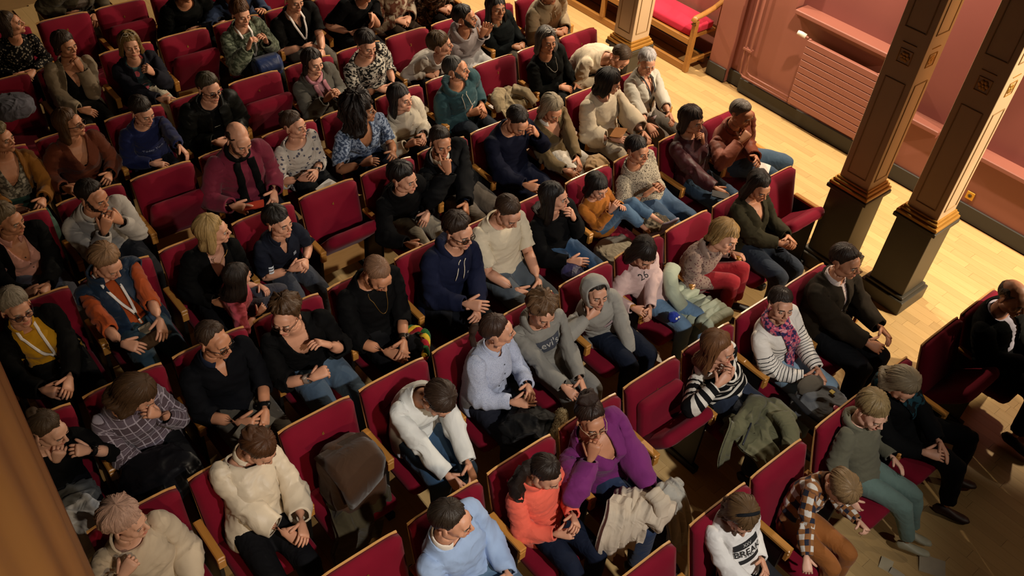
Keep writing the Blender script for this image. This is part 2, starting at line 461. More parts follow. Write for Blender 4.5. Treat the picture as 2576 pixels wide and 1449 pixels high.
def leg_w(T):
    W = np.zeros((len(T), NB)); a = smoothstep(-.15, .3, T); b = smoothstep(.85, 1.15, T); c = smoothstep(1.9, 2.05, T)
    W[:, BI['pelvis']] = 1-a; W[:, BI['thighL']] = a*(1-b); W[:, BI['shinL']] = b*(1-c); W[:, BI['footL']] = c
    return W
def add_leg(S, grow=0.0, ext=0.0, nseg=12):
    T, P = leg_path(); R = leg_rad(T)+grow*np.interp(T, [0, 1, 2], [1, 1, 1.5])
    if ext: T = np.append(T, 2.0+ext); P = np.vstack([P, J0['footL']+np.array([0, 0, -.435*ext])]); R = np.append(R, R[-1])
    V, F, ring = tube(P, R, ref=(1, 0, 0), nseg=nseg); Tv = T[ring]; W = leg_w(Tv)
    S.add(V, F, W, L=Tv); S.add(mirror(V), [f[:, ::-1] for f in F], side_w(W), L=Tv)

def remesh(V, F, voxel, deci=None):
    me = bpy.data.meshes.new('tmp'); me.from_pydata(V.tolist(), [], F.tolist()); o = bpy.data.objects.new('tmp', me); COL.objects.link(o)
    md = o.modifiers.new('r', 'REMESH'); md.mode = 'VOXEL'; md.voxel_size = voxel
    md = o.modifiers.new('s', 'SMOOTH'); md.iterations = 7; md.factor = .5
    if deci: md = o.modifiers.new('d', 'DECIMATE'); md.ratio = deci
    dg = bpy.context.evaluated_depsgraph_get(); dg.update(); e = o.evaluated_get(dg); m2 = e.to_mesh(); m2.calc_loop_triangles()
    V2 = np.empty(len(m2.vertices)*3); m2.vertices.foreach_get('co', V2); V2 = V2.reshape(-1, 3)
    F2 = np.empty(len(m2.loop_triangles)*3, np.int32); m2.loop_triangles.foreach_get('vertices', F2); F2 = F2.reshape(-1, 3)
    e.to_mesh_clear(); bpy.data.objects.remove(o); bpy.data.meshes.remove(me)
    return V2, F2
def knn_w(V2, src):
    V, F, W, A, L = src; oW, oA, oL = np.empty((len(V2), NB)), np.empty(len(V2)), np.empty(len(V2))
    for i in range(0, len(V2), 800):
        d = ((V2[i:i+800, None]-V[None])**2).sum(2); ix = np.argpartition(d, 7, axis=1)[:, :7]
        w_ = 1/(np.take_along_axis(d, ix, 1)+2e-4)**1.5; w_ /= w_.sum(1, keepdims=True)
        oW[i:i+800] = (W[ix]*w_[..., None]).sum(1); oA[i:i+800] = (A[ix]*w_).sum(1); oL[i:i+800] = (L[ix]*w_).sum(1)
    return oW, oA, oL
def vnormals(V, F):
    n = np.cross(V[F[:, 1]]-V[F[:, 0]], V[F[:, 2]]-V[F[:, 0]]); N = np.zeros_like(V)
    for k in range(3): np.add.at(N, F[:, k], n)
    return N/np.maximum(np.linalg.norm(N, axis=1, keepdims=True), 1e-12)
def smooth_attr(F, A, n):
    e = np.concatenate([F[:, [0, 1]], F[:, [1, 2]], F[:, [2, 0]]]); cnt = np.zeros(len(A)); np.add.at(cnt, e[:, 0], 1); np.add.at(cnt, e[:, 1], 1)
    sh = (len(A),)+(1,)*(A.ndim-1)
    for _ in range(n):
        s = np.zeros_like(A); np.add.at(s, e[:, 0], A[e[:, 1]]); np.add.at(s, e[:, 1], A[e[:, 0]]); A = .5*A+.5*s/np.maximum(cnt, 1).reshape(sh)
    return A

# ---- head and bust (one fine remesh: head, neck, upper chest)
S = Src(); one = lambda n, d: np.repeat(wrow(d)[None], n, 0)
def addE(c, r, d={'head': 1}, rot=None):
    V, F = ellips(c, r, rot=rot); S.add(V, F, one(len(V), d))
addE((0, .026, .790), (.077, .098, .092)); addE((0, -.030, .752), (.067, .062, .088)); addE((0, -.026, .700), (.057, .060, .045))
addE((0, -.072, .669), (.025, .022, .019)); addE((0, -.072, .700), (.032, .026, .026)); addE((0, -.058, .795), (.056, .036, .04))
for sx in (-1, 1):
    addE((sx*.040, -.060, .732), (.025, .024, .024)); addE((sx*.0105, -.104, .7255), (.0095, .010, .008))
    addE((sx*.080, .014, .748), (.009, .019, .032), rot=rodr((0.25, 0, sx*.5)))
    addE((sx*.050, -.012, .690), (.014, .040, .024))
V, F, r_ = tube([(-.05, -.070, .779), (-.026, -.088, .782), (0, -.090, .779), (.026, -.088, .782), (.05, -.070, .779)], [.010, .012, .010, .012, .010]); S.add(V, F, one(len(V), {'head': 1}))
V, F, r_ = tube([(0, -.088, .784), (0, -.102, .756), (0, -.117, .731), (0, -.106, .722)], [.008, .0095, .0125, .010]); S.add(V, F, one(len(V), {'head': 1}))
add_torso(S, 0.0, ztop=.70, zbot=.34)
add_arm_S = Src()
T_, P_ = arm_path(); sel = T_ < .3
V, F, ring = tube(P_[sel], arm_rad(T_[sel]), ref=(1, 0, .3)); W = arm_w(T_[sel][ring])
S.add(V, F, W); S.add(mirror(V), [f[:, ::-1] for f in F], side_w(W))
src = S.get()
BV, BF = remesh(src[0], src[1], .0046, .115)
for sx in (-1, 1):                                            # eye sockets
    c = np.array([sx*.031, -.094, .757]); d2 = ((BV-c)**2).sum(1); BV[:, 1] += .0085*np.exp(-d2/(2*.0125**2))
BW, _, _ = knn_w(BV, src); BW = smooth_attr(BF, BW, 3)
HEADBVH = BVHTree.FromPolygons(BV.tolist(), BF.tolist())
# ---- arms with hands and fingers, trunk and legs, joined to the bust in the same body mesh
S = Src()
T, P = arm_path(); R = arm_rad(T); R2 = np.stack([R, R], 1)
pT = np.array([2.09, 2.22, 2.34, 2.42]); pP = np.array([WR0+FD0*.25*(t-2) for t in pT]); pR = np.array([[.030, .021], [.038, .018], [.041, .016], [.036, .012]])
m_ = T < 1.7
V, F, ring = tube(np.vstack([P[m_], P[-1:], pP]), np.vstack([np.stack([R[m_], R[m_]], 1), [[.028, .023]], pR]), ref=np.vstack([np.repeat([[1, 0, .3]], m_.sum(), 0), np.repeat(PN0[None], 5, 0)]), nseg=12)
Tv = np.concatenate([T[m_], [2.0], pT])[ring]; W = arm_w(Tv)
S.add(V, F, W, A=Tv); S.add(mirror(V), [f[:, ::-1] for f in F], side_w(W), A=Tv)
for k, (r, d, ln, rad) in enumerate(FING):
    tt = np.array([-.25, 0, .25, .45, .55, .8, 1.0]); P = np.array([r+d*ln*t for t in tt])
    V, F, ring = tube(P, rad*np.array([1.0, 1.02, .98, 1.0, 1.0, .92, .6]), ref=PN0, nseg=8); q = smoothstep(.4, .6, tt[ring]); h = smoothstep(-.2, .12, tt[ring])
    W = np.zeros((len(V), NB)); W[:, BI['handL']] = 1-h; W[:, BI['f%daL' % k]] = h*(1-q); W[:, BI['f%dbL' % k]] = h*q
    S.add(V, F, W); S.add(mirror(V), [f[:, ::-1] for f in F], side_w(W))
n_arm = S.n
add_torso(S, -.028, ztop=.48); add_leg(S, -.012, nseg=9)
v2, f2, w2, a2, _ = S.get()
SKA = np.concatenate([np.full(len(BV), -1.0), a2]); SKN = np.concatenate([vnormals(BV, BF), vnormals(v2, f2)])
SKV = np.concatenate([BV, v2]); SKF = np.concatenate([BF, f2+len(BV)]); SKW = np.concatenate([BW, w2]); SKMI = np.zeros(len(SKF), int)
def addface(V, F, mi):
    global SKV, SKF, SKW, SKMI
    F = tris_of(F); SKF = np.concatenate([SKF, F+len(SKV)]); SKV = np.concatenate([SKV, V]); SKW = np.concatenate([SKW, one(len(V), {'head': 1})]); SKMI = np.concatenate([SKMI, np.full(len(F), mi)])
# slots: 0 skin, 1 lips, 2 brows, 3 eye white, 4 iris
for sx in (-1, 1):
    V, F = ellips((sx*.031, -.0805, .757), (.0125,)*3, 12, 8); addface(V, F, 3)
    V, F = ellips((sx*.031, -.0895, .756), (.0055, .0045, .0055), 8, 6); addface(V, F, 4)
    V, F, _ = tube([(sx*.017, -.0935, .7645), (sx*.031, -.0975, .7665), (sx*.045, -.089, .7625)], [(.003, .0035)]*3, nseg=6); addface(V, F, 0)
    V, F, _ = tube([(sx*.015, -.0985, .7805), (sx*.032, -.099, .7835), (sx*.050, -.083, .7775)], [(.0022, .0032), (.0026, .0034), (.0016, .002)], ref=(0, 0, 1), nseg=6); addface(V, F, 2)
V, F, _ = tube([(-.024, -.0895, .7005), (-.011, -.0985, .7035), (0, -.0995, .7020), (.011, -.0985, .7035), (.024, -.0895, .7005)], [.0016, .0042, .004, .0042, .0016], nseg=8); addface(V, F, 1)
V, F, _ = tube([(-.022, -.0895, .6990), (-.010, -.0970, .6945), (0, -.0985, .6935), (.010, -.0970, .6945), (.022, -.0895, .6990)], [.0016, .0048, .0054, .0048, .0016], nseg=8); addface(V, F, 1)

# ---- cloth templates
def cloth_tpl(kind):
    S = Src()
    if kind == 'top': add_torso(S, .012, ztop=.63); add_arm(S, .013, .12)
    else: add_torso(S, .010, ztop=.24); add_leg(S, .014, .12)
    src = S.get(); V, F = remesh(src[0], src[1], .0146 if kind == 'top' else .020)
    W, A, L = knn_w(V, src); W = smooth_attr(F, W, 4); A = smooth_attr(F, A, 2); L = smooth_attr(F, L, 2)
    # band coordinate for patterns: height on the trunk, distance along the sleeve on arms
    band = np.where(A > .08, .52-(A-.08)*.27, V[:, 2]); rest = V.copy()
    sg = np.sign(V[:, 0]); T_c = np.clip(A, 0, 2.1)[:, None]; M1 = np.stack([sg, 0*sg+1, 0*sg+1], 1)
    ax = np.where(T_c <= 1, UA0+(EL0-UA0)*T_c, EL0+(WR0-EL0)*(T_c-1))*M1; dr = np.where(T_c <= 1, nrm(EL0-UA0), FD0)*M1; e1 = np.cross(dr, [1, .2, .1]); e1 /= np.linalg.norm(e1, axis=1, keepdims=True); e2 = np.cross(dr, e1)
    ang = np.arctan2(((V-ax)*e2).sum(1), ((V-ax)*e1).sum(1)); u_ = np.where(A > .08, ang*.056, V[:, 0])
    return dict(V=V, F=F, W=W, A=A, L=L, N=vnormals(V, F), band=band, rest=rest, ins=np.zeros(len(V)), u=u_)
TOP = cloth_tpl('top'); LEG = cloth_tpl('legs')
TOPBVH = BVHTree.FromPolygons(TOP['V'].tolist(), TOP['F'].tolist())
def clip(t, f):
    """keep the part of the mesh where f>0; new vertices on the cut"""
    F = t['F']; s = f > 0; c = s[F].sum(1); keep = F[c == 3]; mixed = F[(c == 1) | (c == 2)]
    keys = ('V', 'W', 'A', 'L', 'N', 'band', 'rest', 'ins', 'u'); new = {k: [] for k in keys}; cache = {}; n0 = len(t['V'])
    def cut(a, b):
        k = (a, b) if a < b else (b, a)
        if k not in cache:
            q = f[a]/(f[a]-f[b]); cache[k] = n0+len(cache)
            for kk in keys: new[kk].append(t[kk][a]*(1-q)+t[kk][b]*q)
        return cache[k]
    T3 = []
    for tri in mixed.tolist():
        p = []
        for i in range(3):
            a, b = tri[i], tri[(i+1) % 3]
            if s[a]: p.append(a)
            if s[a] != s[b]: p.append(cut(a, b))
        for i in range(1, len(p)-1): T3.append([p[0], p[i], p[i+1]])
    out = {k: (np.concatenate([t[k], np.array(new[k])]) if cache else t[k]) for k in keys}
    FF = np.concatenate([keep, np.array(T3, int)]) if T3 else keep
    used = np.unique(FF); mp = np.full(len(out['V']), -1); mp[used] = np.arange(len(used))
    out = {k: v[used] for k, v in out.items()}; out['F'] = mp[FF]
    return out
def rim(t):
    """fold the cut edges inwards so that hems, cuffs and necklines have thickness"""
    F = t['F']; e = np.concatenate([F[:, [0, 1]], F[:, [1, 2]], F[:, [2, 0]]]); se = np.sort(e, 1)
    u, inv, c = np.unique(se, axis=0, return_inverse=True, return_counts=True); b = e[c[inv.ravel()] == 1]
    bv = np.unique(b); mp = {v: i+len(t['V']) for i, v in enumerate(bv.tolist())}
    out = {k: np.concatenate([t[k], t[k][bv]]) for k in ('V', 'W', 'A', 'L', 'N', 'band', 'rest', 'ins', 'u')}
    out['ins'][len(t['V']):] = 1.0
    q = [];
    for a, c_ in b.tolist(): q += [[a, mp[a], mp[c_]], [a, mp[c_], c_]]
    out['F'] = np.concatenate([F, np.array(q)]); return out
_tc = {}
def top_tpl(sleeve, neck, hem, op):
    key = (sleeve, neck, hem, op)
    if key in _tc: return _tc[key]
    t = clip(TOP, sleeve-TOP['A']); 
    V = t['V']; t = clip(t, np.where(t['A'] > .35, 1.0, V[:, 2]-hem)); V = t['V']
    x, y, z = V.T; zc = .578-.42*(.035-y); zc = np.where(y < .035, zc, .578+.25*(y-.035))
    if neck == 'high': zc = np.full(len(V), .605)
    if neck == 'v': zc = zc-np.where(y < .03, .15*np.clip(1-np.abs(x)/.075, 0, 1), 0)
    if neck == 'dv': zc = zc-np.where(y < .03, .20*np.clip(1-np.abs(x)/.095, 0, 1), 0)
    if neck == 'polo': zc = zc-np.where(y < .03, .07*np.clip(1-np.abs(x)/.03, 0, 1), 0)
    f = zc-z
    if neck == 'wide': f = np.minimum(.53-z+np.clip(np.hypot(x, (y-.03)*1.25)-.105, -1, .05)*4, 1)
    t = clip(t, np.where((t['A'] > .0) | (np.abs(x) > .125), 1.0, f))
    if op is not None:
        x, y, z = t['V'].T; ow = op*(1+.5*np.clip((.35-z)/.3, -1, 1)); t = clip(t, np.maximum(np.abs(x)-ow, (y-.02)))
    _tc[key] = rim(t); return _tc[key]
def leg_tpl(end):
    key = ('leg', end)
    if key not in _tc:
        t = clip(LEG, end-LEG['L']); t = clip(t, np.where(t['L'] > .3, 1.0, .215-t['V'][:, 2])); _tc[key] = rim(t)
    return _tc[key]

def surf(x, z, off=.004):
    """front of the chest at (x, z) in rest space"""
    h = TOPBVH.ray_cast(Vector((x, -1, z)), Vector((0, 1, 0)))
    return (h[0].y if h[0] is not None else -.09)-off

# ================================================================ posing
def orth(A):
    u, s, v = np.linalg.svd(A); return u@np.diag([1, 1, np.linalg.det(u@v)])@v
def eul(yaw, pitch, roll):
    """head frame: yaw towards +X (image right), pitch down, roll"""
    a, p, r = math.radians(yaw), math.radians(pitch), math.radians(roll)
    return rodr((0, 0, a))@rodr((p, 0, 0))@rodr((0, r, 0))
class Pose:
    def __init__(s, hip, scale, head, yaw, pitch, roll, hs=1.0, sx=1.0, byaw=0.0, twist=0.0, curve=0.0, arms=None, legs=None, curls=(.35, .35), lean=None):
        s.hip = np.asarray(hip, float); s.s = scale; s.hs = hs; s.sx = sx
        s.Rb = rodr((0, 0, math.radians(byaw)))
        J = {k: v*np.array([sx, 1, 1]) for k, v in J0.items()}; s.J = J
        Rh = s.Rb.T@eul(yaw, pitch, roll)
        def fk(q):
            R = {}; p = {}
            ax = np.array([q[0], q[1], 0]); tw = rodr((0, 0, math.radians(twist))); tw2 = rodr((0, 0, math.radians(twist*.5))); cv = math.radians(curve)
            R['pelvis'] = rodr(ax*.35+[-cv*.5, 0, 0]); R['spine'] = tw2@rodr(ax*.75+[-cv*.1, 0, 0]); R['chest'] = tw@rodr(ax*1.05+[cv*.5, 0, 0]); R['head'] = Rh
            R['neck'] = orth(R['chest']+Rh)
            p['pelvis'] = J['pelvis']
            for b in ('spine', 'chest', 'neck', 'head'): p[b] = p[PAR[b]]+R[PAR[b]]@(J[b]-J[PAR[b]])*(.62 if b == 'head' else 1)
            hc = p['head']+Rh@((HC0-J['head'])*hs)
            return R, p, hc
        q = np.zeros(2)
        if lean is not None: q = np.radians(np.array(lean, float))
        elif head is not None:
            for it in range(25):
                def res(q): return pix(s.world(fk(q)[2]))-np.asarray(head, float)
                r0 = res(q)
                if np.hypot(*r0) < .3: break
                Jm = np.stack([(res(q+e)-r0)/1e-3 for e in np.eye(2)*1e-3], 1)
                dq = -np.linalg.solve(Jm+np.eye(2)*1e-6, r0); m = np.abs(dq).max()
                if m > .25: dq *= .25/m
                q = np.clip(q+dq, -1.35, 1.35)
        s.q = np.degrees(q); R, p, hc = fk(q); s.hc = s.world(hc)
        s.err = 0 if head is None else float(np.hypot(*(pix(s.hc)-np.asarray(head, float))))
        # legs
        for sd, sg in (('L', 1), ('R', -1)):
            ty, tp, sh = (legs or {}).get(sd, (0, 0, 0)) if not isinstance(legs, tuple) else legs
            Rt = rodr((0, 0, math.radians(ty*sg if isinstance(legs, tuple) else ty)))@rodr((-math.radians(tp), 0, 0))
            R['thigh'+sd] = Rt; R['shin'+sd] = Rt@rodr((-math.radians(sh), 0, 0)); R['foot'+sd] = R['shin'+sd]@rodr((math.radians(sh*.4), 0, 0))
            p['thigh'+sd] = p['pelvis']+(J['thigh'+sd]-J['pelvis'])
            p['shin'+sd] = p['thigh'+sd]+Rt@(J['shin'+sd]-J['thigh'+sd]); p['foot'+sd] = p['shin'+sd]+R['shin'+sd]@(J['foot'+sd]-J['shin'+sd])
        # arms
        arms = arms or {}
        for i, (sd, sg) in enumerate((('L', 1), ('R', -1))):
            sh = p['chest']+R['chest']@(J['uarm'+sd]-J['chest']); p['uarm'+sd] = sh
            a = np.linalg.norm(J['farm'+sd]-J['uarm'+sd]); b = np.linalg.norm(J['hand'+sd]-J['farm'+sd])
            spec = arms.get(sd, ('lap',)); mode = spec[0]
            pole = np.array([sg*.55, .45, -.75]); hd = None; pn = None
            if mode == 'lap': tgt = np.array([sg*.085, -.22, .225]); hd = np.array([-sg*.75, -.55, -.12]); pn = np.array([0, .1, -1.0])
            elif mode == 'knee': tgt = np.array([sg*.11, -.34, .215]); hd = np.array([-sg*.2, -1, -.15]); pn = np.array([0, 0, -1.0])
            elif mode == 'side': tgt = np.array([sg*.30, -.12, .14]); hd = np.array([0, -.6, -.6]); pn = np.array([-sg*1.0, 0, 0])
            elif mode == 'local': tgt = np.array(spec[1], float)
            else: tgt = s.local(atz(*spec[1]))
            kw = spec[-1] if isinstance(spec[-1], dict) else {}
            if 'pole' in kw: pole = np.array(kw['pole'], float)
            if 'dir' in kw: hd = s.Rb.T@np.array(kw['dir'], float)
            if 'palm' in kw: pn = s.Rb.T@np.array(kw['palm'], float)
            wr = tgt.copy()
            for it in range(3):
                v = wr-sh; d = np.linalg.norm(v); dm = (a+b)*.985; 
                if d > dm: v *= dm/d; d = dm
                d = max(d, .11); u = v/max(np.linalg.norm(v), 1e-6); ca = (a*a+d*d-b*b)/(2*a*d); ca = np.clip(ca, -1, 1)
                pp = pole-u*np.dot(pole, u); pp = nrm(pp); el = sh+u*a*ca+pp*a*math.sqrt(1-ca*ca); wr2 = sh+u*d
                fd = nrm(wr2-el); hdir = nrm(hd) if hd is not None else fd
                if mode in ('pix', 'local'): wr = tgt-hdir*.075
            def frame(u_, n_):
                u_ = nrm(u_); n_ = nrm(n_-u_*np.dot(n_, u_)); return np.stack([u_, n_, np.cross(u_, n_)], 1)
            u0 = J['farm'+sd]-J['uarm'+sd]; v0 = J['hand'+sd]-J['farm'+sd]; n0 = np.cross(u0, v0); n1 = np.cross(el-sh, wr2-el)
            if np.linalg.norm(n1) < 1e-5: n1 = np.cross(el-sh, -pole)
            R['uarm'+sd] = frame(el-sh, n1)@frame(u0, n0).T; R['farm'+sd] = frame(wr2-el, n1)@frame(v0, n0).T
            p['farm'+sd] = el; p['hand'+sd] = wr2
            pn0 = PN0*np.array([sg, 1, 1]); fd0 = FD0*np.array([sg, 1, 1])
            nat = R['farm'+sd]@pn0
            pn = nat if pn is None else nrm(nrm(pn)+.9*nat)
            R['hand'+sd] = frame(hdir, pn)@frame(fd0, pn0).T
            # share the wrist roll with the forearm
            ax = fd; Rf = R['farm'+sd]; lat0 = R['farm'+sd]@pn0; latH = R['hand'+sd]@pn0; l0 = lat0-ax*np.dot(ax, lat0); lh = latH-ax*np.dot(ax, latH)
            if np.linalg.norm(l0) > .2 and np.linalg.norm(lh) > .2:
                ang = math.atan2(np.dot(ax, np.cross(l0, lh)), np.dot(l0, lh)); s_half = rodr(ax*np.clip(ang, -1.7, 1.7)*.5)
                R['farm'+sd] = s_half@Rf
            cu = kw.get('curl', curls[i]); lat = np.cross(fd0, pn0)
            for k in range(5):
                c = cu if not isinstance(cu, (list, tuple)) else cu[k]; amt = c*1.45 if k < 4 else c*.6
                axis = lat if True else lat
                Ra = rodr(axis*amt); 
                if np.dot(Ra@fd0, pn0) < np.dot(fd0, pn0): Ra = rodr(-axis*amt)
                sgn = 1 if np.dot(rodr(axis*.3)@fd0, pn0) > 0 else -1
                fa, fb = 'f%da%s' % (k, sd), 'f%db%s' % (k, sd)
                R[fa] = R['hand'+sd]@rodr(axis*sgn*amt); R[fb] = R['hand'+sd]@rodr(axis*sgn*amt*2.0)
                p[fa] = p['hand'+sd]+R['hand'+sd]@(J[fa]-J['hand'+sd]); p[fb] = p[fa]+R[fa]@(J[fb]-J[fa])
        s.R, s.p = R, p
        s.MR = np.stack([R[b] for b in BN]); s.MT = np.stack([p[b]-R[b]@J[b] for b in BN])
    def world(s, v): return s.hip+s.s*(s.Rb@np.asarray(v, float))
    def local(s, P): return s.Rb.T@((np.asarray(P, float)-s.hip)/s.s)
    def apply(s, V, W):
        """V rest (morphed) -> world"""
        A = np.tensordot(W, s.MR, 1); t = W@s.MT
        L = np.einsum('nij,nj->ni', A, V)+t
        return s.hip+s.s*(L@s.Rb.T)
    def bone(s, b, V): return s.apply(V, one(len(V), {b: 1}))
# ================================================================ people: clothes, hair, accessories
ROWY = dict(A=1.33, B=2.266, C=3.212, D=4.106, E=5.094, F=5.990, G=6.878, H=7.947, I=8.810, J=9.72)
ROWX = dict(B=1.021, C=.2205, D=-.0121, E=.3362, F=.5103, G=2.3147, H=2.1395, I=1.8854, J=1.6)
AX = {1: 2.41, 2: 3.05, 3: 3.585, 4: 4.215, 5: 4.77, 6: 5.435, 7: 5.965}
def seat_x(row, i): return AX[i] if row == 'A' else ROWX[row]+.55*i+.2416
SEATZ = .46
def morph(V, W, P, bust=0.0, belly=0.0):
    V = V.copy(); wh = W[:, BI['head']]+.5*W[:, BI['neck']]; wt = W[:, BI['chest']]+W[:, BI['spine']]; wb = W[:, BI['pelvis']]+W[:, BI['spine']]
    if bust: V[:, 1] -= np.where(V[:, 1] < .02, bust*np.exp(-((np.abs(V[:, 0])-.07)**2/.055**2+(V[:, 2]-.39)**2/.065**2)), 0)*wt
    if belly: V[:, 1] -= np.where(V[:, 1] < .03, belly*np.exp(-(V[:, 0]**2/.14**2+(V[:, 2]-.19)**2/.10**2)), 0)*np.clip(wb, 0, 1)
    jh = J0['head']; V = jh+(V-jh)*(1+(P.hs-1)*W[:, BI['head']])[:, None]
    V[:, 0] *= P.sx*(1-wh)+wh
    return V
HC = np.array([0, .022, .785])
def head_r(d):
    h = HEADBVH.ray_cast(Vector(HC+d*.4), Vector(-d)); e = 1/math.sqrt((d[0]/.079)**2+(d[1]/.101)**2+(d[2]/.097)**2)
    if h[0] is None: return e
    r = np.linalg.norm(np.array(h[0])-HC); return min(r, e*1.07) if d[2] > -.45 else min(r, e*1.25)
_hr = {}
def hair(style, seed=0, t=.016, ef=31, L=0.0, curl=0.0, cf=60.0, flare=.02, ear=4, nape=-50, top0=None, amin=48, puff=0.0, na=56, nv=13, back=0.0, strands=140):
    r = np.random.default_rng(seed+11); aa = np.linspace(-180, 180, na, endpoint=False); A = np.abs(aa)
    eh = np.interp(A, [0, 28, 52, 72, 84, 104, 125, 180], [ef, ef-1, ef-15, -14 if L == 0 else -24, ear if L == 0 else -30, ear-4 if L == 0 else -34, -38, nape])
    col = np.convolve(np.tile(r.normal(size=na), 3), [.25, .5, .25], 'same')[na:2*na]
    lowf = np.convolve(np.tile(r.normal(size=na), 3), np.hanning(11)/5, 'same')[na:2*na]
    eh = eh+np.where(A < 70, 3.2*col+5.0*lowf, 2.0*col)
    part = r.choice([-1, 1])*r.uniform(.3, .6)
    rows, strand = [], []; v0 = np.zeros(na) if top0 is None else np.interp(A, [0, 40, 80, 110, 180], top0)
    for k in range(nv):
        q = k/(nv-1); v = v0+(1-v0)*q; e = np.radians(90-v*(90-eh)); ar = np.radians(aa)
        D = np.stack([np.cos(e)*np.sin(ar), -np.cos(e)*np.cos(ar), np.sin(e)], 1)
        R = np.array([head_r(d) for d in D])
        edge = smoothstep(1.02, .72, v) if L == 0 else np.where(A < 60, smoothstep(1.02, .6, v), 1.0)
        st = smoothstep(-.02, .25, q) if top0 is not None else 1.0
        mn = np.where((A < 65) & (ef > 22), .05, .22)
        th = t*(mn+(1-mn)*edge)*st*(1 if L > 0 else np.interp(np.degrees(e), [-50, 5, 45], [.55, .6, 1.05]))+puff*np.clip(np.sin(e), 0, 1)
        th = th*(1+.18*lowf+.22*np.sin(ar*2+part*5+q*3)*np.minimum(1, v*2)) 
        P = HC+D*(R+th+t*.20*col*np.minimum(1, v*2.2))[:, None]
        rows.append(P); strand.append(np.stack([aa*.06, np.full(na, q*.5), col], 1))
    if L > 0:
        q = smoothstep(amin, amin+22, A); ed = rows[-1]; nk = 5 if L < .15 else 9; ar = np.radians(aa); H = np.stack([np.sin(ar), -np.cos(ar), 0*ar], 1)
        for k in range(1, nk+1):
            f = k/nk; P = ed+np.array([0, 0, -1])*(L*q*f*(1+.06*col))[:, None]+H*(flare*q*math.sin(f*2.4)+back*0)[:, None]
            P[:, :2] -= (ed[:, :2]-np.array([0, .02]))*(.25*q*f*f*(L < .16))[:, None]
            lo = np.clip(.60-P[:, 2], 0, 1)*q; bk = smoothstep(80, 130, A)
            P[:, 1] += lo*(.75*bk-.28*(1-bk)); P[:, 1] += bk*.02*f*q
            rows.append(P); strand.append(np.stack([aa*.06, np.full(na, .5+f*L*2), col], 1))
        lastP = rows[-1].mean(0)
    V = np.concatenate(rows); ST = np.concatenate(strand); n = len(rows); i = np.arange(na); j = (i+1) % na
    ok = i if top0 is None else i[(v0 < .93) & (np.roll(v0, -1) < .93)]; jj = (ok+1) % na
    F = np.concatenate([np.stack([k*na+ok, (k+1)*na+ok, (k+1)*na+jj, k*na+jj], 1) for k in range(n-1)])
    if strands:
        G = V.reshape(n, na, 3); SV, SF, SS = [], [], []; vstart = 1 if top0 is None else 0
        for q in range(strands):
            a0 = r.uniform(0, na)
            if top0 is not None and v0[int(a0)] > .6: continue
            k0 = r.uniform(vstart, n*.45); k1 = min(n-1, k0+r.uniform(.35, .7)*n); kk = np.linspace(k0, k1, 6); da = np.linspace(0, r.normal()*1.6, 6)
            pts = []
            for kf, d in zip(kk, da):
                ai = (a0+d) % na; i0 = int(ai); f1 = ai-i0; k_ = min(int(kf), n-2); f2 = kf-k_
                pts.append((G[k_, i0]*(1-f1)+G[k_, (i0+1) % na]*f1)*(1-f2)+(G[k_+1, i0]*(1-f1)+G[k_+1, (i0+1) % na]*f1)*f2)
            pts = np.array(pts); nd = pts-HC; nd /= np.linalg.norm(nd, axis=1, keepdims=True); lift = (t*.10+.0015)*r.uniform(.3, 1.5); pr = np.array([.0, .6, 1, 1, .9, .9 if r.random() < .6 else 1.6])
            cc = pts+nd*(lift*pr)[:, None]; T = np.gradient(pts, axis=0); sd = np.cross(T, nd); sd /= np.maximum(np.linalg.norm(sd, axis=1, keepdims=True), 1e-9); wd = r.uniform(.004, .009)*np.array([.3, .8, 1, 1, .8, .1])
            n0 = sum(map(len, SV)); SV.append(np.concatenate([cc-sd*wd[:, None]-nd*(.002), cc+nd*.0015, cc+sd*wd[:, None]-nd*(.002)])); SS.append(np.stack([np.full(18, r.uniform(0, 40)), np.tile(kk/n, 3), np.full(18, r.normal())], 1))
            for g_ in (0, 1):
                for z_ in range(5): SF.append([n0+g_*6+z_, n0+g_*6+z_+1, n0+(g_+1)*6+z_+1, n0+(g_+1)*6+z_])
        F = np.concatenate([F, np.array(SF)+len(V)]); V = np.concatenate([V]+SV); ST = np.concatenate([ST]+SS)
    if curl: 
        am = 1.0
        dirv = V-HC; dirv /= np.linalg.norm(dirv, axis=1, keepdims=True); V = V+dirv*(curl*waves(V, cf, 9, seed)*am)[:, None]+curl*.4*np.stack([waves(V, cf, 5, seed+k) for k in (1, 2, 3)], 1)
    W = np.zeros((len(V), NB)); wz = smoothstep(.50, .63, V[:, 2]); W[:, BI['head']] = wz; W[:, BI['chest']] = 1-wz
    return V, F, W, ST
def blob_hair(c, r, seed, curl=.006, cf=70):
    V, F = ellips(c, r, 20, 13); V = V+(V-np.array(c))/np.linalg.norm(V-np.array(c), axis=1, keepdims=True)*(curl*waves(V, cf, 8, seed))[:, None]
    ST = np.stack([np.arctan2(V[:, 0]-c[0], V[:, 2]-c[2])*4, np.linalg.norm(V-np.array(c), axis=1)*30, 0*V[:, 0]], 1)
    return V, F, one(len(V), {'head': 1}), ST
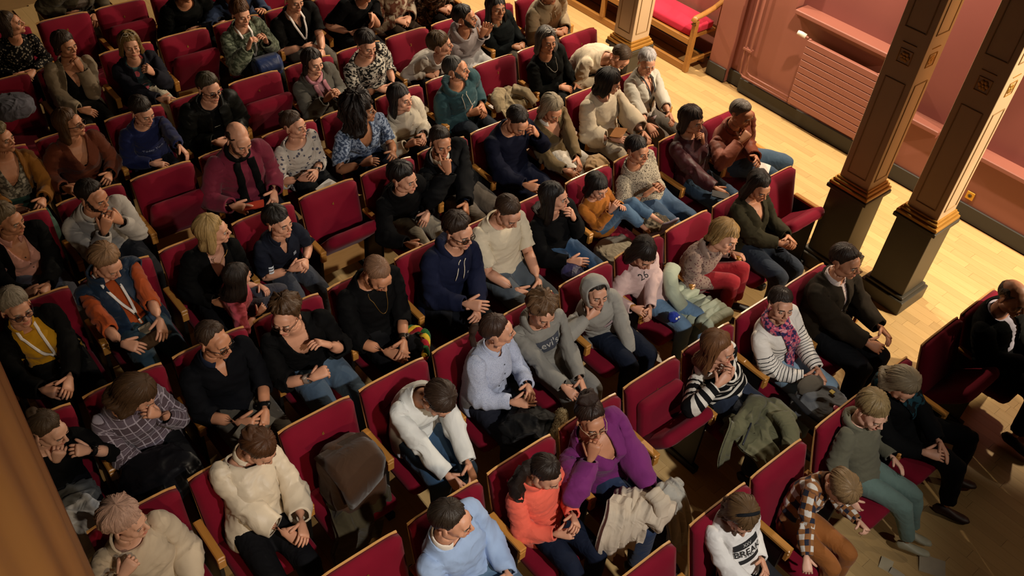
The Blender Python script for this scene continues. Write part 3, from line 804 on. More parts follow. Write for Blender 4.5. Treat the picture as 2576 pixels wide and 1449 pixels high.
def tail_hair(path, rad, seed, curl=.006):
    P = np.array(path); f = np.linspace(0, 1, len(P)); fi = np.linspace(0, 1, 18); P = np.stack([np.interp(fi, f, P[:, k]) for k in range(3)], 1); R = np.interp(fi, np.linspace(0, 1, len(rad)), rad)
    V, F, ring = tube(P, R, ref=(1, 0, 0.01), nseg=14); V = V+curl*np.stack([waves(V, 55, 6, seed+k) for k in range(3)], 1)
    a = np.concatenate([np.tile(np.arange(14), 18), [0, 0]]); ST = np.stack([a*1.3, ring*.06, 0*a], 1)
    W = np.zeros((len(V), NB)); wz = smoothstep(.50, .63, V[:, 2]); W[:, BI['head']] = wz; W[:, BI['chest']] = 1-wz
    return V, F, W, ST
def chest_w(V):
    return np.array([torso_w(min(z, .6)) for z in V[:, 2]])
def ribbon(path, wid, thick=.003, nseg=6, ref=(0, -1, 0)):
    return tube(path, np.stack([np.full(len(path), wid/2), np.full(len(path), thick/2)], 1), ref=ref, nseg=nseg)

def build_person(label, row, i, head, yaw=0, pitch=15, roll=0, k='f', s=None, skin='#c9967a', hairs=(), top=None, outer=None, pants='#20242c', shoes='#1c1a19', arms=None, legs=None, acc=(),
                 dx=0.0, dy=0.0, dz=0.0, hs=None, sx=None, bust=None, belly=0.0, twist=0.0, curve=12.0, byaw=0.0, curls=(.35, .35), browc=None, lean=None, cat='person', group=None, lip=None, pos=None, pend=1.86):
    seed = (sum(map(ord, label))) % 9999
    if s is None: s = {'m': 1.0, 'f': .93, 'c': .72, 't': .86}[k]
    if hs is None: hs = {'m': 1.0, 'f': 1.02, 'c': 1.24, 't': 1.08}[k]
    if sx is None: sx = {'m': 1.02, 'f': .95, 'c': .95, 't': .94}[k]
    if bust is None: bust = .03 if k == 'f' else 0.0
    hip = np.array(pos, float) if pos is not None else np.array([seat_x(row, i)+dx, ROWY[row]-.27+dy, SEATZ+dz])
    cyaw = -math.degrees(math.atan2(hip[0], hip[1])); yaw = yaw-10+.8*(cyaw+38); pitch = pitch-14*(1-float(smoothstep(24, 50, pitch)))
    P = Pose(hip, s, head, yaw, pitch, roll, hs, sx, byaw, twist, curve, arms, legs, curls, lean)
    if P.err > 3: print('POSE miss', label, round(P.err, 1), P.q)
    root = empty('person', (hip[0], hip[1], 0)); tag(root, label, cat, group)
    base = np.array([hip[0], hip[1], 0])
    def emit(name, V, F, W, mats, midx=None, attrs=None, parent=root, lab=None, smooth=True, V0=None):
        at = {'rest': V if V0 is None else V0}; at.update(attrs or {})
        Vw = P.apply(morph(V, W, P, bust, belly), W)-base
        o = obj(name, mesh_np(name, Vw, F, mats, midx, smooth, at), parent)
        if lab: o['label'] = lab
        return o
    hc = hairs[0] if hairs else '#33241a'
    bc = browc or hc
    sk = skinmat(skin); c = np.array(lin(skin)[:3]); lipc = tuple(np.clip(c*np.array([.78, .5, .5]), 0, 1)) if lip is None else lip
    mats = [sk, plain('lips', lipc, .45), plain('brow', tuple(np.array(lin(bc)[:3])*.8), .7), plain('eye_white', '#a89c90', .3), plain('iris', '#2a1c12', .2)]
    SV = SKV.copy(); sl_ = 0.0
    for g in (top, outer):
        if g: sl_ = max(sl_, (g[2] if len(g) > 2 else {}).get('sl', 1.93))
    n_ = len(SKA); shr = np.where(SKA > -.5, np.minimum(.030, .55*arm_rad(np.clip(SKA, 0, 2)))*smoothstep(sl_-.02, sl_-.2, SKA), np.where((np.arange(n_) < len(BV)) & (SKV[:n_, 2] < .56), .030*np.maximum(smoothstep(.39, .35, SKV[:n_, 2]), smoothstep(.115, .15, np.abs(SKV[:n_, 0]))), 0))
    SV[:n_] -= SKN*shr[:, None]
    emit('body', SV, SKF, SKW, mats, SKMI, V0=SKV)
    parts = {}
    # trousers and shoes
    if pants:
        t = leg_tpl(pend); m = pants if not isinstance(pants, str) else fabric(pants, rough=.8, fold=.45)
        V = t['V']+t['N']*(.004+.0035*waves(t['rest'], 26, 7, seed)-.014*t['ins'])[:, None]
        parts['trousers'] = emit('trousers', V, t['F'], t['W'], m, attrs={'rest_band': t['band']}, V0=t['rest'])
    if shoes:
        for sg, sd in ((1, 'L'), (-1, 'R')):
            y = np.array([.065, .05, .01, -.04, -.09, -.14, -.175, -.19]); wd = np.array([.018, .034, .036, .038, .044, .043, .032, .012]); h0 = np.array([.05, .075, .085, .062, .045, .034, .026, .012])
            Pp = np.stack([np.full(8, .115*sg), y-.445, -.435+h0*.55], 1); V, F, ring = tube(Pp, np.stack([wd, h0*.55], 1), ref=(0, 0, 1), nseg=12)
            V[:, 2] = np.maximum(V[:, 2], -.437); FF = tris_of(F); zc = V[FF].mean(1)[:, 2]
            emit('shoe', V, FF, one(len(V), {'foot'+sd: 1}), [plain('shoe_upper', shoes, .5), plain('shoe_sole', '#b9b2a2' if k in 'ct' else '#2a2522', .7)], (zc < -.418).astype(int))
    def garment(g, o0, wr):
        name, mat, kw = g[0], g[1], (g[2] if len(g) > 2 else {})
        if isinstance(mat, str): mat = fabric(mat)
        t = top_tpl(kw.get('sl', 1.93), kw.get('neck', 'crew'), kw.get('hem', .035), kw.get('op', None))
        A = t['A']; el = np.exp(-((A-1.0)/.22)**2)
        w0 = waves(t['rest']*np.array([.7, .7, 1.5]), 30, 6, seed+3); wv = wr*(.8*waves(t['rest'], 20, 7, seed)+1.1*(1.1-2*np.abs(np.sin(w0*1.2))))*(1+1.3*el)
        fl = kw.get('flare', 0.0)*np.clip((.25-t['V'][:, 2])/.25, 0, 1)*(A < .2)+kw.get('puff', 0.0)*np.exp(-((A-1.3)/.5)**2)
        V = t['V']+t['N']*(o0+kw.get('o', 0.0)+wv+fl-.015*t['ins'])[:, None]
        return emit(name, V, t['F'], t['W'], mat, attrs={'rest_band': t['band'], 'rest_u': t['u']}, V0=t['rest'], lab=kw.get('lab'))
    o_top = .004
    if top and outer: top = (top[0], top[1], dict(top[2] if len(top) > 2 else {}, o=min(.002, (top[2] if len(top) > 2 else {}).get('o', 0.0))))
    if top and outer and (outer[2] if len(outer) > 2 else {}).get('sl', 1.93) > 1.5: top = (top[0], top[1], dict(top[2] if len(top) > 2 else {}, sl=.25))
    if top: parts['top'] = garment(top, o_top, .0042)
    if outer: parts['outer'] = garment(outer, .020, .0050)
    OF = (.017+(outer[2] if len(outer) > 2 else {}).get('o', 0)) if (outer and not top) else (.004+(top[2] if top and len(top) > 2 else {}).get('o', 0))
    OF2 = .017+(outer[2] if len(outer) > 2 else {}).get('o', 0) if outer else OF
    T_ = parts.get('outer') or parts.get('top') or root
    # hair
    hobj = None
    if hairs:
        hm = hairmat(hc, hairs[2] if len(hairs) > 2 and isinstance(hairs[2], str) else None); kw = dict(hairs[1]); pieces = []
        bun = kw.pop('bun', None); tail = kw.pop('tail', None); band = kw.pop('band', None); nocap = kw.pop('nocap', False)
        if not nocap: pieces.append(hair('x', seed, **kw))
        if bun: pieces.append(blob_hair(bun[0], bun[1], seed, *(bun[2:])))
        if tail: pieces.append(tail_hair(tail[0], tail[1], seed, *(tail[2:])))
        Vs, Fs = join([(p[0], p[1]) for p in pieces]); Ws = np.concatenate([p[2] for p in pieces]); ST = np.concatenate([p[3] for p in pieces])
        hobj = emit('hair', Vs, Fs, Ws, hm, attrs={'strand': ST})
        if band:
            a = np.radians(np.linspace(-100, 100, 25)); th = math.radians(band[1] if len(band) > 1 else 20)
            pa = np.array([[math.sin(x)*.094, -math.sin(th)*math.cos(x)*.115+.02, math.cos(th)*math.cos(x)*.118+.79-.0] for x in a])
            V, F, r_ = tube(pa, np.stack([np.full(25, .010), np.full(25, .004)], 1), ref=np.array([[math.sin(x), 0, math.cos(x)] for x in a]), nseg=8)
            emit('headband', V, F, one(len(V), {'head': 1}), fabric(band[0]), parent=root)
    HW = lambda V: one(len(V), {'head': 1})
    for a in acc:
        kind = a[0]; kw = a[1] if len(a) > 1 and isinstance(a[1], dict) else {}
        if kind in ('glasses', 'glasses_up'):
            pcs = []; up = kind == 'glasses_up'
            def pt(x, y, z):
                q = np.array([x, y, z])
                return rodr((-1.02, 0, 0))@(q-HC)*1.0+HC+np.array([0, -.012, .016]) if up else q
            for sg in (-1, 1):
                th = np.linspace(0, 2*np.pi, 15); ry = kw.get('ry', .018); pa = [pt(sg*.0325+.0225*math.cos(x), -.106+.004*abs(math.cos(x)), .755+ry*math.sin(x)) for x in th]
                pcs.append(tube(pa, np.full(15, kw.get('r', .0024)), ref=(.3, 1, .2), nseg=5)[:2])
                pcs.append(tube([pt(sg*.055, -.103, .760), pt(sg*.078, -.05, .760), pt(sg*.083, .012, .757)], [.0022]*3, nseg=5)[:2])
            pcs.append(tube([pt(-.010, -.108, .759), pt(0, -.111, .762), pt(.010, -.108, .759)], [.0022]*3, nseg=5)[:2])
            V, F = join(pcs); g = emit('glasses', V, F, HW(V), plain('frame', kw.get('col', '#15110f'), .3))
            if not up or True:
                pcs = []
                for sg in (-1, 1):
                    th = np.linspace(0, 2*np.pi, 14, endpoint=False); pa = np.array([pt(sg*.0325+.0215*math.cos(x), -.1055, .755+kw.get('ry', .018)*.95*math.sin(x)) for x in th]+[pt(sg*.0325, -.1065, .755)])
                    pcs.append((pa, np.array([[14, q, (q+1) % 14] for q in range(14)])))
                for V, F in pcs: emit('lens', V, F, HW(V), LENS, parent=g)
        elif kind == 'beard':
            V, F = beard_vf(kw.get('t', .006), seed); emit('beard', V, F, HW(V), hairmat(kw.get('col', hc)), attrs={'strand': V*40})
        elif kind == 'collar':
            th = np.radians(np.linspace(25, 335, 26)); pa = []
            for q in th:
                rr = .066; pa.append([rr*math.sin(q), .028-rr*math.cos(q)*.95, .585-.018*math.cos(q)-.012*(1 if abs(math.degrees(q)-180) > 120 else 0)])
            pa = np.array(pa); rad = np.stack([np.full(26, .006), np.interp(np.arange(26), [0, 3, 22, 25], [.028, .020, .020, .028])], 1)
            ref = np.stack([pa[:, 0]*3.5, (pa[:, 1]-.028)*3.5, np.full(26, -.8)], 1)
            V, F, r_ = tube(pa+np.stack([pa[:, 0]*.12, (pa[:, 1]-.028)*.12, 0*th], 1), rad, ref=ref, nseg=8)
            emit('collar', V, F, chest_w(V), fabric(kw.get('col', '#222222')), parent=T_)
        elif kind == 'hood':
            th = np.radians(np.linspace(-142, 142, 24)); pa = np.array([[.098*math.sin(q), .028+.098*math.cos(q), .552+.030*math.cos(q/1.3)] for q in th])
            V, F, r_ = tube(pa, np.stack([np.interp(np.abs(np.degrees(th)), [0, 80, 142], [.036, .028, .012]), np.interp(np.abs(np.degrees(th)), [0, 80, 142], [.052, .040, .022])], 1), ref=(0, 0, 1), nseg=12)
            V = V+.005*np.stack([waves(V, 45, 6, seed+q) for q in range(3)], 1)
            emit('hood', V, F, chest_w(V), fabric(kw['col']), parent=T_)
        elif kind == 'hood_up':
            na, nb = 30, 16; Vv = []
            for b in np.linspace(0, 1, nb):
                for q in np.linspace(0, 2*np.pi, na, endpoint=False):
                    ang = math.radians(56)+b*(math.pi-math.radians(56)); d = np.array([math.sin(ang)*math.sin(q), -math.cos(ang), math.sin(ang)*math.cos(q)])
                    r = np.array([.106, .118, .120 if d[2] > 0 else .150]); p_ = np.array([0, .018, .772])+d*r; Vv.append(p_)
            V = np.array(Vv); i_ = np.arange(na); j_ = (i_+1) % na; F = np.concatenate([np.stack([q*na+i_, q*na+j_, (q+1)*na+j_, (q+1)*na+i_], 1) for q in range(nb-1)])
            V += .004*np.stack([waves(V, 40, 6, seed+q) for q in range(3)], 1)
            Vi = V[:na]*1.0; Vi = (Vi-np.array([0, .018, .772]))*np.array([.86, .9, .86])+np.array([0, .03, .772]); n0 = len(V); V = np.vstack([V, Vi]); F = np.vstack([F, np.stack([j_, i_, n0+i_, n0+j_], 1)])
            W = np.zeros((len(V), NB)); wz = smoothstep(.60, .68, V[:, 2]); W[:, BI['head']] = wz; W[:, BI['neck']] = 1-wz
            emit('hood', V, F, W, fabric(kw['col']), parent=T_)
        elif kind == 'scarf':
            m = kw['mat']; pcs = []
            for q0 in range(kw.get('n', 1)):
                th = np.linspace(0, 2*np.pi, 30); rr = .076+.012*q0; pa = np.array([[rr*math.sin(q), .030-rr*math.cos(q)*.98-.012, .592-.026*math.cos(q)-.022*q0+.006*math.sin(3*q)] for q in th])
                pcs.append(tube(pa, np.stack([np.full(30, kw.get('r', .024)), np.full(30, kw.get('r', .024)*1.25)], 1), ref=(0, 0, 1), nseg=10, cap=False)[:2])
            for xs, z1, wd in kw.get('tails', ()):
                zz = np.linspace(.575, z1, 12); pa = np.array([[xs*(1+.25*(.575-z)/.3), min(surf(xs, min(z, .53), OF2+.012), -.03) if z > .1 else surf(xs, .1, OF2+.014)-.02, z] for z in zz])
                pcs.append(tube(pa, np.stack([np.full(12, wd/2), np.full(12, .010)], 1), ref=(0, -1, 0), nseg=10)[:2])
            V, F = join(pcs); V = V+.004*np.stack([waves(V, 60, 7, seed+q) for q in range(3)], 1)
            emit('scarf', V, F, chest_w(V), m, attrs={'rest_band': V[:, 2]})
        elif kind == 'lanyard':
            zb = kw.get('zb', .27); pcs = []; off = max(kw.get('off', .020), OF+.010)
            for sg in (-1, 1):
                zz = np.linspace(0, 1, 14); pa = []
                for q in zz:
                    if q < .2: pa.append([sg*(.062-.004*q*5), .06-.075*q*5, .590-.010*q*5])
                    else:
                        f_ = (q-.2)/.8; x = sg*.058*(1-f_)+sg*.003; z = .575-(.575-zb)*f_; pa.append([x, min(surf(x, min(z, .53), off), -.02 if z > .55 else 0), z])
                pcs.append(ribbon(np.array(pa), .021, .003)[:2])
            V, F = join(pcs); ob = emit('lanyard', V, F, chest_w(V), plain('lanyard_white', kw.get('col', '#e6e0dc'), .6))
            y0 = surf(0, zb, off); V, F = box_vf(-.007, .007, y0-.006, y0, zb-.045, zb+.01); emit('clip', V, F, chest_w(V), plain('clip_black', '#101010', .4), parent=ob, smooth=False)
            V, F = box_vf(-.007, .007, y0-.006, y0, zb-.085, zb-.045); emit('clip', V, F, chest_w(V), plain('lanyard_white', '#e6e0dc', .6), parent=ob, smooth=False)
            if kw.get('card', True):
                zc = zb-.085; y1 = surf(0, max(zc-.05, .06), off+.012); V, F = box_vf(-.046, .046, y1-.002, y1, zc-.07, zc)
                V = V@rodr((0, .25, 0)).T+np.array([-.25*(zc-.03), 0, 0]) if False else V
                emit('badge', V, F, chest_w(V), plain('badge', kw.get('cardcol', '#b9bcc4'), .35), parent=ob, smooth=False)
        elif kind == 'necklace':
            th = np.linspace(-1, 1, 31); dp = kw.get('d', .17); pa = []
            for q in th:
                x = .062*q if abs(q) < .85 else .062*np.sign(q); z = .57-dp*(1-abs(q)**2.2); pa.append([x, min(surf(x, min(z, .53), OF+.006), -.015 if abs(q) > .8 else -.03), z])
            V, F, _ = tube(pa, np.full(31, kw.get('r', .002)), ref=(0, 1, 0), nseg=6); emit('necklace', V, F, chest_w(V), plain('chain', kw.get('col', '#b08a4a'), .35, kw.get('metal', .8)))
        elif kind == 'strings':
            pcs = []
            for sg in (-1, 1):
                zz = np.linspace(.555, kw.get('z1', .40), 8); pa = np.array([[sg*(.022+.012*(.555-z)/.15), surf(sg*.03, min(z, .52), OF+.008), z] for z in zz]); pcs.append(tube(pa, np.full(8, .0032), ref=(0, 1, 0), nseg=6)[:2])
            V, F = join(pcs); emit('drawstring', V, F, chest_w(V), plain('cord_cream', kw.get('col', '#cfc6b4'), .8), parent=T_)
        elif kind == 'print':
            V, F = text_vf(kw['s'], kw.get('size', .07), .0008); V = V@np.array([[1, 0, 0], [0, 0, 1], [0, -1, 0]]).T if False else np.stack([-V[:, 0]*-1, V[:, 2], V[:, 1]], 1)
            V[:, 0] = V[:, 0]+kw.get('x', 0); V[:, 2] += kw.get('z', .38); V[:, 1] = np.array([surf(a_, b_, OF+.007) for a_, b_ in zip(V[:, 0], V[:, 2])])+V[:, 1]
            emit('print', V, F, chest_w(V), plain('print_'+kw.get('col', '#111111'), kw.get('col', '#111111'), .7), parent=T_, smooth=False)
        elif kind == 'patch':                                   # flat printed panel on the chest, polygon in (x, z)
            poly = kw['poly']; n = kw.get('n', 7); (x0, z0), (x1, z1), (x2, z2), (x3, z3) = poly; V = []
            for b in np.linspace(0, 1, n):
                for q in np.linspace(0, 1, n):
                    x = (x0*(1-q)+x1*q)*(1-b)+(x3*(1-q)+x2*q)*b; z = (z0*(1-q)+z1*q)*(1-b)+(z3*(1-q)+z2*q)*b; V.append([x, surf(x, z, OF+.006), z])
            F = np.array([[r*n+q, r*n+q+1, (r+1)*n+q+1, (r+1)*n+q] for r in range(n-1) for q in range(n-1)]); V = np.array(V)
            emit('print', V, F, chest_w(V), plain('print_'+kw['col'], kw['col'], .75), parent=T_)
        elif kind == 'buttons':
            pcs = [];
            for z in kw['z']:
                y = surf(kw.get('x', 0), z, OF+.006); pcs.append(ellips((kw.get('x', 0), y, z), (.006, .003, .006), 8, 6))
            for V, F in pcs: emit('button', V, F, chest_w(V), plain('button', kw.get('col', '#1a1a1a'), .4), parent=T_)
        elif kind == 'watch':
            sd = kw.get('side', 'L'); sg = 1 if sd == 'L' else -1; q = np.linspace(1.80, 1.93, 3); pa = np.array([EL0+(WR0-EL0)*(x-1) for x in q]); V, F, _ = tube(pa, [.032, .033, .031], ref=(1, 0, .3), nseg=14, cap=False)
            pcs = [(V, F)]; c_ = EL0+(WR0-EL0)*.86-PN0*.036; pcs.append(ellips(c_, (.016, .016, .010), 10, 7)); V, F = join(pcs)
            if sg < 0: V = mirror(V)
            emit('watch', V, F, one(len(V), {'farm'+sd: 1}), plain('watch_strap', kw.get('col', '#121212'), .4))
        elif kind == 'sleeve_patch':
            ax = nrm(EL0-UA0); out = nrm(np.array([.35, -.9, .1])-ax*np.dot(ax, [.35, -.9, .1])); sd = np.cross(ax, out)
            for q, (t0, t1) in enumerate(((.50, .56), (.59, .65), (.68, .74))):
                V = np.array([UA0+(EL0-UA0)*tt+out*(.080+OF-.016*abs(w_)**2)+sd*w_*.028 for tt in (t0, t1) for w_ in (-1, -.5, 0, .5, 1)])*np.array([-1, 1, 1]); F = np.array([[i_, i_+1, i_+6, i_+5] for i_ in range(4)])
                emit('emblem_bar', V, F, one(len(V), {'uarmR': 1}), plain('print_'+kw['col'], kw['col'], .7), parent=T_)
        elif kind == 'earring':
            for sg in (-1, 1):
                V, F = ellips((sg*.086, .002, .715), (.003, .003, .006), 6, 5); emit('earring', V, F, HW(V), plain('earring', '#c9c4b8', .3, .8))
    P.root = root; P.parts = parts
    return P
def beard_vf(t, seed):
    na, nv = 30, 8; V = []
    for b in np.linspace(0, 1, nv):
        for a in np.linspace(-78, 78, na):
            e0 = np.interp(abs(a), [0, 18, 30, 78], [-46, -44, -34, 2]); e1 = -66+abs(a)*.25; e = math.radians(e0*(1-b)+e1*b); ar = math.radians(a)
            d = np.array([math.cos(e)*math.sin(ar), -math.cos(e)*math.cos(ar), math.sin(e)]); h = HEADBVH.ray_cast(Vector(HC+d*.3), Vector(-d)); r = .1 if h[0] is None else np.linalg.norm(np.array(h[0])-HC)
            ed = min(1, 4*b, 4*(1-b), (78-abs(a))/14)
            V.append(HC+d*(r-.0012+(t+.0022)*ed))
    V = np.array(V); V += .0004*np.stack([waves(V, 160, 5, seed+q) for q in range(3)], 1)
    F = np.array([[r*na+q, (r+1)*na+q, (r+1)*na+q+1, r*na+q+1] for r in range(nv-1) for q in range(na-1)])
    return V, F
_lt = NT('lens_glass'); _lt.fin('#ffffff', .03); _lt.b.inputs['Transmission Weight'].default_value = 1.0; _lt.b.inputs['IOR'].default_value = 1.02; _lt.b.inputs['Specular IOR Level'].default_value = .8
LENS = _lt.m
# ================================================================ the hall: floor, side wall, columns, radiator, bench
WX = 8.2
OAK = wood('oak_floor', '#b9965f', '#ccac78', 1.0, .34, axis=1)
floor = struct(box('floor', plain('subfloor', '#9c7a4e', .5), (-3.0, WX+.3, -3.5, 12.0, -.04, -.012)))
# strip parquet: short boards laid along the aisle
def plank_mesh(L, n):
    V, F = box_vf(-.0448, .0448, 0, L-.0015, -.012, 0, b=0)
    return mesh_np('plank', V, F, OAK, smooth=False)
PL = {L: plank_mesh(L, 0) for L in (.42, .56, .70)}
planks = []
r_ = random.Random(3)
for k in range(24):
    x = 6.20+.0905*k
    if x > WX-.05: break
    y = -1.2+r_.uniform(-.5, 0)
    while y < 9.5:
        L = r_.choice((.42, .56, .70)); planks.append((x, y, L)); y += L
rest_p = [];
for k in range(1, 101):
    x = 6.20-.0905*k
    if x < -2.9: break
    y = -1.6+r_.uniform(-.5, 0)
    while y < 10.5:
        L = r_.choice((.42, .56, .70)); rest_p.append((x, y, L)); y += L
def pdist(p):
    u, v = pix((p[0], p[1]+p[2]/2, 0)); inside = -40 < u < 2620 and -40 < v < 1490
    vis = p[0] > 6.3 or (p[1] < 1.0 and p[0] > 3.5)
    return (not (inside and vis), (p[0]**2+p[1]**2))
allp = sorted(planks+rest_p, key=pdist)
for (x, y, L) in allp[:300]:
    o = obj('plank', PL[L], floor, (x, y, 0))
pc = []
tone = []
for (x, y, L) in allp[300:]:
    V, F = box_vf(-.0448+x, .0448+x, y, y+L-.0015, -.012, 0); pc.append((V, F)); tone += [r_.random()]*6
V, F = join(pc)
_t = NT('oak_floor_far'); _tc2 = _t.n('ShaderNodeTexCoord'); _mp = _t.n('ShaderNodeMapping'); _mp.inputs['Scale'].default_value = (14, 1.2, 14); _t.l(_tc2.outputs['Object'], _mp.inputs[0])
_nz = _t.noise(_mp.outputs[0], 3.0, 5.0); _rn = _t.n('ShaderNodeNewGeometry')
_hs = _t.n('ShaderNodeHueSaturation'); _t.l(_t.math('MULTIPLY_ADD', _rn.outputs['Random Per Island'], .22, .90), _hs.inputs['Value']); _t.l(_t.mix(_nz.outputs['Fac'], '#b9965f', '#ccac78'), _hs.inputs['Color'])
o = obj('planks_beyond', mesh_np('planks_beyond', V, F, _t.fin(_hs.outputs[0], .34), smooth=False), floor); o['kind'] = 'stuff'

ROSE = plain('rose_paint', '#8a5345', .55, var=.03, scale=3); ROSED = plain('rose_paint_deep', '#7c443e', .55, var=.03, scale=3)
def wallbox(name, b, mat=ROSE, parent=None):
    o = box(name, mat, b, parent); return struct(o) if parent is None else o
wall = wallbox('wall_right', (WX, WX+.35, -3.5, 3.45, 0, .66))
wallbox('wall_panel', (WX+.10, WX+.35, -3.5, 3.45, .66, 5.2), ROSED, wall)
wallbox('wall_panel', (WX, WX+.35, 3.45, 4.78, 0, 1.13), ROSE, wall)
wallbox('wall_panel', (WX+.12, WX+.35, 3.45, 4.78, 1.13, 5.2), ROSED, wall)
wallbox('wall_panel', (WX, WX+.35, 4.78, 5.20, 0, 5.2), ROSE, wall)
wallbox('wall_panel', (WX+.07, WX+.35, 5.20, 5.41, 0, 5.2), ROSED, wall)
wallbox('wall_panel', (WX, WX+.35, 5.41, 5.68, 0, 5.2), ROSE, wall)
wallbox('wall_panel', (WX+.34, WX+.5, 5.68, 12.0, 0, 5.2), ROSE, wall)
wallbox('wall_panel', (WX, WX+.34, 2.62, 2.86, .66, 5.2), ROSE, wall)
def ledge(name, y0, y1, z, d=.075):
    o = struct(box(name, ROSE, (WX-d, WX+.14, y0, y1, z-.045, z+.005), bev=.008)); box('moulding', ROSE, (WX-d+.03, WX+.02, y0+.02, y1-.02, z-.085, z-.045), o); return o
ledge('trim_1', 3.50, 4.74, 1.19); ledge('trim_2', 2.87, 3.44, .715); ledge('trim_3', -3.4, 2.60, .70)
GREY = plain('skirting_paint', '#2b2823', .5)
for k, (y0, y1, dx) in enumerate(((-3.5, 5.20, 0), (5.41, 5.68, 0), (5.20, 5.41, .07))):
    struct(box(('baseboard_right', 'baseboard_pier', 'baseboard_recess')[k], GREY, (WX-.022+dx, WX+dx, y0, y1, 0, .165), bev=.006))
for o in bpy.data.objects:
    if o.name == 'baseboard_recess': o.name = 'baseboard_back'
# back and left of the hall, far outside the picture, so that the room is closed
DARK = plain('dark_wall', '#3a2420', .7)
struct(box('wall_back', DARK, (-3.2, WX+.5, 12.0, 12.2, 0, 6.5)))
# wall socket
so = tag(box('wall_socket', plain('brass_plate', '#c79a3e', .35, .7), (WX-.012, WX, 2.325, 2.405, .215, .30), bev=.004), 'square brass wall socket low on the rose wall beside the column', 'socket')
V, F = ellips((WX-.013, 2.365, .258), (.004, .022, .022)); obj('socket_ring', mesh_np('socket_ring', V, F, plain('brass_dark', '#7a5a24', .4, .6)), so)
V, F = ellips((WX-.016, 2.365, .258), (.004, .012, .012)); obj('socket_hole', mesh_np('socket_hole', V, F, plain('socket_black', '#20180c', .5)), so)
# radiator
RAD = plain('radiator_paint', '#905a4c', .4, var=.02)
rd = tag(empty('radiator', (WX-.105, 4.04, 0)), 'rose painted panel radiator with horizontal slats under the window ledge', 'radiator')
nsl = 10; z0, z1 = .25, .985; hh = (z1-z0)/nsl
V, F = box_vf(-.022, .022, -.435, .435, 0, hh-.004, b=.005); slat = mesh_np('slat', V, F, RAD, smooth=False)
for k in range(nsl): obj('slat', slat, rd, (0, 0, z0+k*hh))
box('header', RAD, (-.015, .015, -.43, -.40, z0-.02, z1+.01), rd, .005); box('header', RAD, (-.015, .015, .40, .43, z0-.02, z1+.01), rd, .005)
for yy in (-.3, .3): box('bracket', RAD, (.015, .08, yy-.015, yy+.015, .4, .44), rd)
V, F, _ = tube([(0, .44, .99), (0, .48, .995)], [.014, .016], ref=(0, 0, 1)); vp = obj('valve', mesh_np('valve', V, F, RAD), rd)
V, F, _ = tube([(-.005, .47, 1.0), (-.02, .52, 1.01), (-.03, .56, 1.015)], [.024, .026, .022], ref=(0, 0, 1), nseg=14); o = obj('thermostat', mesh_np('thermostat', V, F, plain('thermostat_white', '#d9d4c8', .4)), vp); o['label'] = 'white thermostat head'
pp = tag(empty('heating_pipes', (WX-.05, 4.9, 0)), 'pair of thin rose painted heating pipes along the skirting and up the wall', 'pipes')
def pipe(path, r=.011, nm='pipe'):
    V, F, _ = tube(path, np.full(len(path), r), ref=(.31, .2, .9), nseg=8); return obj(nm, mesh_np(nm, V, F, RAD), pp)
pipe([(0, -.43, .215), (0, .25, .215), (0, .30, .24), (0, .31, .4), (0, .31, 5.0)]); pipe([(-.0, -.43, .265), (0, .16, .265), (0, .22, .29), (0, .235, .45), (0, .235, 5.0)])
for z in (.52, 1.6):
    box('pipe_clip', RAD, (-.02, .03, .215, .33, z, z+.02), pp)

# columns
CREAM = plain('column_paint', '#c9ac86', .5, var=.03, scale=5); GOLD = plain('column_gilding', '#b8893c', .36, .45, var=.1); STONE = plain('pedestal_paint', '#3e3a2f', .45, var=.06); GLINE = plain('gilt_line', '#9c7c50', .45, .1)
def column(cx, cy, label, wd=.275, base=.325, hb=.86, full=True, top=6.0):
    root = tag(empty('column', (cx, cy, 0)), label, 'column')
    def part(nm, h, z0, z1, m, bev=.006): return box(nm, m, (-h, h, -h, h, z0, z1), root, bev)
    part('plinth', base/2+.045, 0, .14, STONE); part('plinth_moulding', base/2+.022, .14, .17, STONE)
    ped = part('pedestal', base/2, .17, hb-.02, STONE); part('pedestal_cap', base/2+.03, hb-.03, hb+.01, STONE)
    part('gilt_band', base/2+.022, hb+.01, hb+.045, GOLD); part('gilt_band', base/2+.006, hb+.045, hb+.075, GOLD); part('gilt_band', base/2-.01, hb+.075, hb+.095, GOLD, .004)
    sh = part('shaft', wd/2, hb+.09, top, CREAM, .004)
    h = wd/2
    for ax in range(4):
        R = rodr((0, 0, ax*math.pi/2)); 
        def fr(nm, x0, x1, z0, z1, m, dep=.006):
            V, F = box_vf(x0, x1, -h-dep, -h+.002, z0, z1, b=.002); return obj(nm, mesh_np(nm, V@R.T, F, m, smooth=False), root)
        for zA, zB in ((hb+.16, hb+1.05), (hb+1.45, top-.2)):
            q = h*.62
            for s_ in (-1, 1): fr('panel_bead', s_*q-.004, s_*q+.004, zA, zB, GLINE)
            fr('panel_bead', -q+.0042, q-.0042, zA, zA+.008, GLINE); fr('panel_bead', -q+.0042, q-.0042, zB-.008, zB, GLINE)
        # carved gilt rosette
        zr = hb+1.24
        for q in range(6):
            a = q*math.pi/3; V, F = ellips((.026*math.cos(a), -h-.001, zr+.026*math.sin(a)), (.017, .006, .017), 10, 7); V = V@R.T; obj('rosette_petal', mesh_np('rosette_petal', V, F, GOLD), root)
        V, F = ellips((0, -h-.002, zr), (.013, .008, .013), 10, 7); obj('rosette_boss', mesh_np('rosette_boss', V@R.T, F, GOLD), root)
        
        for x0_, x1_, za_, zb_ in ((-.055, .055, .05, .056), (-.055, .055, -.056, -.05), (-.055, -.049, -.05, .05), (.049, .055, -.05, .05), (-.06, .06, .10, .106)): fr('carved_bar', x0_, x1_, zr+za_, zr+zb_, GOLD, .006)
    return root
